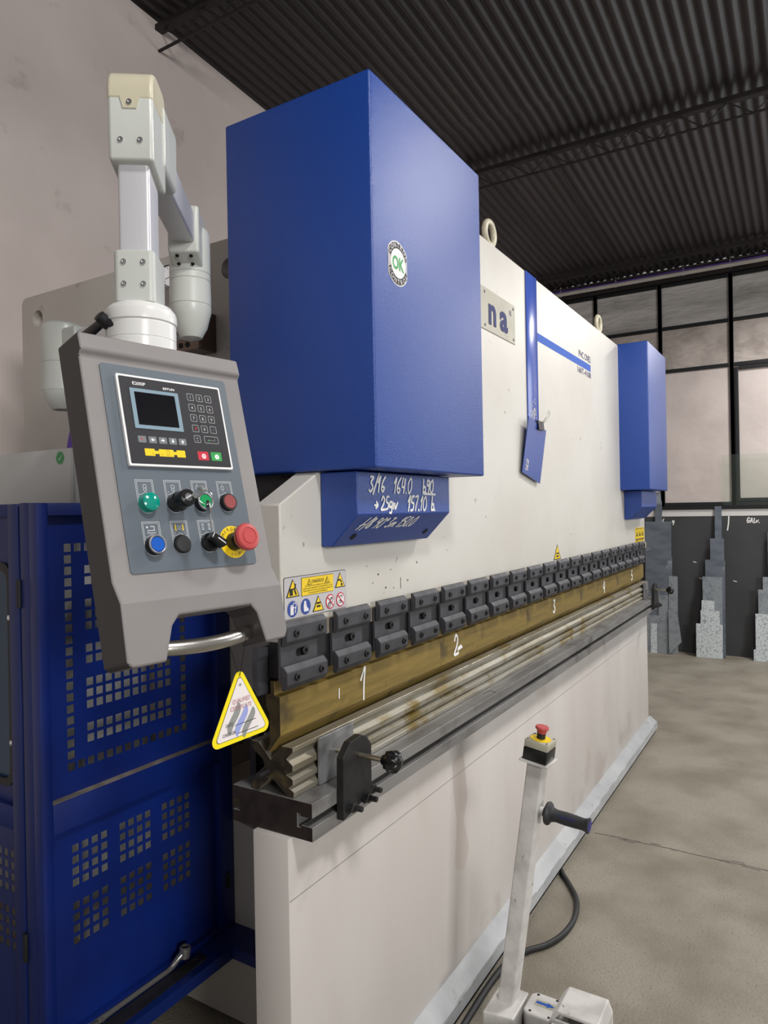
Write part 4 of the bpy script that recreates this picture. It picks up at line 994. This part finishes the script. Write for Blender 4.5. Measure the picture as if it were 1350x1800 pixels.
b = nb(); box(b, X0 + .0175, X0 + .020, .68, 1.46, .975, 1.53); link('window_pane', b, 'teal_window', FN, smooth=0)
for z in (1.40, 1.082):
    b = nb(); lathe(b, [(.007, 0), (.007, .003), (.003, .004), (.003, .002)], (X0 + .0088, .678, z), (-1, 0, 0), 14); link('screw', b, 'chrome', FN)
hs = [sq(y, z, .0098) for y in [.698 + .0285 * i for i in range(12)] for z in [.79 - .0293 * j for j in range(4)] + [.643 - .0293 * j for j in range(4)]]
b = nb(); prism(b, [(.664, .159), (1.6, .159), (1.6, .866), (.664, .866)], X0 + .015, X0 + .017, 'x', holes=hs); link('side_lower_panel', b, 'blue_dark_paint', FN, smooth=0)
for z in (1.50, .62):
    b = nb(); cyl(b, (X0 - .002, .617, z), (X0 - .002, .617, z - .07), .006, 10); link('hinge', b, 'black_steel', FN)
# wrench and flat bar lying on the ledge
t = thing('ring_spanner', 'long steel spanner with raised ring end lying on the fence ledge', 'spanner', (.02, .53, .3355))
sp = [Vector((.150, .526, .368)), Vector((.138, .530, .360)), Vector((.118, .531, .3475)), Vector((.10, .531, .3445)), Vector((-.08, .533, .3445)), Vector((-.13, .533, .3445))]
b = nb(); tube(b, sp, [.010, .0095, .0085, .0075, .0075, .009], 12); b.transform(Matrix.Identity(4)); link('shank', b, 'wrench_steel', t, smooth=60)
b = nb(); lathe(b, [(.009, -.016), (.0155, -.016), (.0165, 0), (.0165, .012), (.0135, .015), (.009, .014), (.009, -.016)], (.160, .524, .372), (.12, -.05, 1), 24, cap=False); link('ring_end', b, 'wrench_steel', t, smooth=40)
b = nb(); prism(b, [(-.12, .525), (-.105, .528), (-.14, .530), (-.165, .518), (-.155, .532), (-.165, .545), (-.14, .537), (-.105, .538)], .338, .350, 'z'); link('open_end', b, 'wrench_steel', t, smooth=0)
b = nb(); prism(b, [(-.25, .476), (.205, .485), (.214, .489), (.2125, .517), (.205, .5205), (-.25, .5205)], .3352, .3395, 'z', holes=[circ(.182, .512 - .009, .0075, 14)]); o = recenter(link('flat_bar', b, 'black_steel', smooth=0)); tag(o, 'black flat steel bar with a hole lying on the ledge along the spanner', 'steel bar')

# electrical cabinet behind the fence
t = thing('electrical_cabinet', 'pale grey electrical cabinet standing behind the blue fence', 'cabinet', (.3, 1.3, .3))
b = nb(); box(b, .118, .388, .925, 1.75, .3, 1.875, .004); link('body', b, 'cabinet_grey', t, smooth=30)
b = nb(); box(b, .1, .116, .938, 1.74, .31, 1.872, .004); link('door', b, 'cabinet_grey', t, smooth=30)
d = Dec((.1, .985, 1.842), (0, -1, 0), (0, 0, 1), (-1, 0, 0)); d.circle(0, 0, .021, 'sign_green', 0); d.line([(-.008, .0), (-.002, -.007), (.009, .008)], .0028, 'sign_white', 1)
d.arc_text('QUALITY', 0, 0, .0145, math.radians(150), -math.radians(20), .004, 'sign_white', 1); d.arc_text('PASSED', 0, 0, .0185, math.radians(215), math.radians(22), .004, 'sign_white', 1, flip=True)
d.build('round_sticker', t)

# ================================================================== FOOT SWITCH STAND
FS = thing('foot_switch_stand', 'white foot pedal stand with emergency stop post and black hand grip', 'foot switch', (.66, -.31, 0))
ptop = Vector((.700, -.371, .915)); pbot = Vector((.690, -.268, .18)); pz = (ptop - pbot).normalized()
hd = Vector((-.04, -1, 0)); hd = (hd - pz * hd.dot(pz)).normalized(); sd = pz.cross(hd)       # post sides
def fm(p): m = Matrix((hd, sd, pz)).transposed().to_4x4(); m.translation = p; return m
b = nb(); prism(b, rrect(-.025, .025, -.025, .025, .006), 0, (ptop - pbot).length, 'z', mx=fm(pbot)); link('post', b, 'stand_white', FS, smooth=35)
b = nb(); box(b, -.043, .043, -.043, .043, 0, .006, .001, mx=fm(ptop)); link('top_plate', b, 'stand_white', FS, smooth=0)
b = nb(); box(b, -.036, .036, -.036, .036, .0065, .043, .002, mx=fm(ptop)); EB = link('stop_box', b, 'black_plastic', FS, smooth=30)
b = nb(); box(b, -.036, .036, -.036, .036, .0435, .066, .003, mx=fm(ptop)); link('box_lid', b, 'estop_lid', EB, smooth=30)
b = nb(); lathe(b, [(.0005, .0662), (.030, .0662), (.030, .0672), (.0005, .0674)], ptop, pz, 32); link('yellow_disc', b, 'sign_yellow', EB, smooth=20)
b = nb(); lathe(b, [(.0125, .0676), (.0125, .083), (.0115, .084)], ptop, pz, 24); link('button_stem', b, 'black_matte', EB)
b = nb(); lathe(b, [(.0135, .084), (.0145, .092), (.019, .096), (.020, .1), (.018, .1035), (.0005, .105)], ptop, pz, 28); link('mushroom_head', b, 'estop_red', EB)
for x in (-.029, .029):
    for y in (-.029, .029):
        b = nb(); lathe(b, [(.003, 0), (.003, .0008)], fm(ptop) @ Vector((x, y, .0662)), pz, 10); link('lid_screw', b, 'black_steel', EB)
gp = pbot + pz * .60
gd = Vector((-.04, -1, -.08)).normalized(); g0 = gp + hd * .024
b = nb(); lathe(b, [(.0125, 0), (.0115, .02)], g0, gd, 16); link('grip_stub', b, 'stand_white', FS)
b = nb(); lathe(b, [(.014, .012), (.02, .016), (.031, .02), (.0335, .026), (.031, .031), (.021, .037), (.0175, .05), (.0185, .078), (.0178, .106), (.0165, .128), (.0185, .137), (.0215, .141), (.0215, .1445), (.0165, .146)], g0, gd, 28)
GR = link('hand_grip', b, 'grip_rubber', FS, smooth=40)
b = nb(); lathe(b, [(.0165, .1462), (.012, .1466), (.0004, .1464)], g0, gd, 24, cap=False); link('grip_end', b, 'grip_blue', GR, smooth=40)
gx = gd.copy(); gn_ = Vector((-.8, -.3, .55)); gn_ = (gn_ - gx * gn_.dot(gx)).normalized(); d = Dec(g0 + gd * .083 + gn_ * .0186, gx, gn_.cross(gx), gn_, off=.0004)
d.text('ergostyle', 0, -.004, .0075, 'grip_blue', 0, width=.05); d.build('grip_lettering', GR)
# pedestal and two pedals
bm_ = Matrix(((0, 1, 0, 0), (-1, 0, 0, 0), (0, 0, 1, 0), (0, 0, 0, 1)))   # first coordinate runs out from the machine (-y), second along it (+x)
b = nb(); prism(b, [(.225, .600), (.315, .612), (.315, .742), (.225, .742)], .006, .192, 'z', mx=bm_); link('pedestal', b, 'stand_white', FS, smooth=0, bevel=.004)
b = nb(); box(b, .2, .6, .44, .79, .0, .005, .001, mx=bm_); link('base_plate', b, 'stand_white', FS, smooth=0)
b = nb(); tube(b, [Vector(p) for p in ((.598, -.25, .12), (.56, -.22, .11), (.52, -.16, .05))], .012, 10); link('cable_gland', b, 'cable_black', FS)
def pedal(yc, dz):
    b = nb(); prism(b, [(.322, yc - .036), (.335, yc - .05), (.43, yc - .05), (.43, yc + .05), (.335, yc + .05), (.322, yc + .036)], .14 + dz, .192 + dz, 'z', mx=bm_)
    P = link('pedal_housing', b, 'stand_white', FS, smooth=0, bevel=.006, bseg=3)
    b = nb(); box(b, .318, .425, yc - .044, yc + .044, .006, .139 + dz, .003, mx=bm_); link('pedal_body', b, 'black_matte', P, smooth=0)
    b = nb(); prism(b, [(.412, .09 + dz), (.412, .212 + dz), (.432, .236 + dz), (.545, .236 + dz), (.557, .205 + dz), (.557, .09 + dz), (.549, .09 + dz), (.549, .2 + dz), (.54, .226 + dz), (.437, .226 + dz), (.42, .207 + dz), (.42, .09 + dz)], yc - .06, yc + .06, 'y', mx=bm_)
    box(b, .42, .548, yc - .06, yc - .054, .006, .21 + dz, mx=bm_); box(b, .42, .548, yc + .054, yc + .06, .006, .21 + dz, mx=bm_)
    link('pedal_hood', b, 'stand_white', P, smooth=0, bevel=.005, bseg=3)
    o = bm_ @ Vector((.372, yc + .006, .192 + dz)); r = bm_.to_3x3()
    d = Dec(o, r @ Vector((1, 0, 0)), r @ Vector((0, 1, 0)), (0, 0, 1)); d.rect(-.028, .036, -.013, .013, 'estop_lid', 0)
    d.rect(-.024, .012, -.005, .005, 'stripe_blue', 1); d.poly([(.008, -.010), (.032, 0), (.008, .010)], 'stripe_blue', 1); d.build('arrow_label', P)
    for x, y in ((.343, -.038), (.40, -.040), (.343, .038), (.40, .040)):
        b = nb(); lathe(b, [(.004, 0), (.004, .001), (.002, .0012)], bm_ @ Vector((x, yc + y, .1922 + dz)), (0, 0, 1), 10)
        link('housing_screw', b, 'black_steel', P)
pedal(.708, 0); pedal(.545, -.005)
# cable looping out on the floor
b = nb(); tube(b, catmull([(1.83, -.072, .012), (1.795, -.092, .012), (1.735, -.135, .012), (1.64, -.194, .012), (1.55, -.222, .012), (1.46, -.232, .012), (1.36, -.222, .012), (1.275, -.192, .012), (1.21, -.145, .012), (1.15, -.115, .012), (1.05, -.095, .012), (.86, -.092, .012), (.60, -.105, .012), (.515, -.15, .04)]), .011, 10)
o = recenter(link('power_cable', b, 'cable_black', smooth=60)); tag(o, 'thick black cable looping over the floor beside the machine base', 'cable')

# ================================================================== SHEET METAL AGAINST THE BACK WALL
TILT = .07
def sheet(y0, y1, z, k, label, group, m, pts=None, t_=.002):
    """leaning sheet: rests on the floor, top tilts towards the wall"""
    xo = XB - .012 - .0085 * k
    def X(zz): return xo - TILT * (1.8 - zz)
    b = nb()
    P = pts or [(y0, .001), (y1, .001), (y1, z), (y0, z)]
    vs = [[b.verts.new((X(zz) + s * t_ / 2, y, zz)) for y, zz in P] for s in (-1, 1)]
    b.faces.new(vs[0]); b.faces.new(list(reversed(vs[1]))); n = len(P)
    for i in range(n): b.faces.new((vs[0][i], vs[0][(i + 1) % n], vs[1][(i + 1) % n], vs[1][i]))
    o = recenter(link('metal_sheet', b, m, smooth=0)); tag(o, label, 'metal sheet', group)
G1, G2, G3 = 'offcuts leaning left of the middle pile', 'offcuts in the middle leaning pile', 'offcuts in the right leaning pile'
mid = [(-.217, -.148, 1.633, 'zinc_sheet_dark', 'tall narrow grey strip rising behind all other offcuts of the middle pile'),
       (-.239, -.100, 1.282, 'zinc_sheet_dark', 'grey sheet second tallest in the middle leaning pile'),
       (-.247, -.051, 1.05, 'zinc_sheet_dark', 'bluish sheet third tallest in the middle leaning pile'),
       (-.22, -.023, .866, 'zinc_sheet', 'sheet fourth tallest in the middle leaning pile'),
       (-.219, -.029, .755, 'zinc_sheet', 'sheet fifth tallest in the middle leaning pile'),
       (-.19, -.028, .668, 'zinc_sheet', 'sheet sixth tallest in the middle leaning pile'),
       (-.144, -.016, .611, 'zinc_sheet_bright', 'bright narrow sheet seventh tallest in the middle leaning pile'),
       (-.193, -.006, .505, 'zinc_sheet_bright', 'bright zinc sheet eighth tallest in the middle leaning pile'),
       (-.197, -.053, .43, 'zinc_sheet_bright', 'bright zinc sheet second from the front of the middle pile'),
       (-.225, .037, .362, 'zinc_sheet_bright', 'shortest brightest zinc sheet at the front of the middle pile')]
for k, (y0, y1, z, m, lb) in enumerate(mid): sheet(y0, y1, z, k, lb, G2, m)
left = [(.396, .47, 1.80, 'zinc_sheet_dark', 'tallest strip beside the far blue cover, standing behind the left pile'),
        (.297, .58, 1.47, 'zinc_sheet_dark', 'wide dark sheet second tallest in the left pile'),
        (.289, .569, 1.078, 'zinc_sheet_dark', 'wide grey sheet third tallest in the left pile'),
        (.23, .324, .861, 'zinc_sheet', 'narrow sheet sticking out to the right of the left pile'),
        (.331, .43, .646, 'zinc_sheet', 'small sheet in front of the wide ones beside the far die stop'),
        (.344, .562, .42, 'zinc_sheet', 'low wide zinc sheet near the front of the left pile'),
        (.446, .514, .327, 'zinc_sheet_bright', 'narrow pale offcut at the very front of the left pile')]
for k, (y0, y1, z, m, lb) in enumerate(left): sheet(y0, y1, z, k, lb, G1, m)
sheet(0, 0, 0, 8, 'four-sided slanting offcut flaring out at the right foot of the left pile', G1, 'zinc_sheet', pts=[(.187, .144), (.317, .004), (.322, .493), (.223, .43)])
right = [(-.9, -.654, 1.35, 'zinc_sheet_dark', 'tallest sheet of the right pile, cut off by the photo edge'), (-.9, -.605, .88, 'zinc_sheet', 'second tallest sheet of the right pile'), (-.88, -.561, .747, 'zinc_sheet', 'pale sheet third tallest in the right pile'),
         (-.85, -.533, .494, 'zinc_sheet_bright', 'bright zinc sheet at the front of the right pile'), (-.6, -.514, .12, 'zinc_sheet_bright', 'small low offcut at the left foot of the right pile')]
for k, (y0, y1, z, m, lb) in enumerate(right): sheet(y0, y1, z, k, lb, G3, m)
# clear sheet standing on the window ledge
b = nb(); box(b, XB - .036, XB - .033, -1.5, -.233, 1.6405, 2.19); o = recenter(link('acrylic_sheet', b, 'clear_acrylic', smooth=0)); tag(o, 'clear greenish plastic sheet standing on the ledge against the right windows', 'plastic sheet')
# chalk notes on the dark dado
d = Dec((XB, 0, 0), (0, -1, 0), (0, 0, 1), (-1, 0, 0), off=.001)
d.hand('lac', -.43, 1.46, .045, .008, 'chalk', 0, slant=-.3); d.hand('9', -.30, 1.43, .05, .009, 'chalk', 0)
o = d.build('trim_5'); o['kind'] = 'structure'
d = Dec((XB, 0, 0), (0, -1, 0), (0, 0, 1), (-1, 0, 0), off=.001)
d.line([(.285, 1.52), (.28, 1.44), (.27, 1.37)], .012, 'chalk', 0); o = d.build('trim_6'); o['kind'] = 'structure'
d = Dec((XB, 0, 0), (0, -1, 0), (0, 0, 1), (-1, 0, 0), off=.001)
d.hand('Galv.', .455, 1.45, .055, .008, 'chalk', 0); d.hand('0.9', .66, 1.45, .055, .008, 'chalk', 0); o = d.build('trim_7'); o['kind'] = 'structure'
for n_, (y, z) in enumerate(((-.08, 1.02), (-.02, .84), (.32, .82))):
    d = Dec((XB, 0, 0), (0, -1, 0), (0, 0, 1), (-1, 0, 0), off=.001); d.line([(y, z), (y + .03, z - .008)], .008, 'chalk', 0); o = d.build('trim_%d' % (8 + n_)); o['kind'] = 'structure'
# a couple of floor joints
d = Dec((0, 0, 0), (1, 0, 0), (0, 1, 0), (0, 0, 1), off=.0006)
jp = [(2.30 + .02 * (q / 20) + random.uniform(-.006, .006), -.1 - .12 * q) for q in range(24)]
d.line(jp, .005, 'pendant_dark', 0)
for q in range(40): k_ = random.uniform(0, 1); x_ = 2.30 + .023 * k_ + random.gauss(0, .012); d.line([(x_, -.1 - 1.4 * k_), (x_ + random.uniform(-.004, .004), -.1 - 1.4 * k_ - random.uniform(.01, .05))], random.uniform(.0015, .005), 'pendant_dark', 0)
o = d.build('trim_11'); o['kind'] = 'structure'
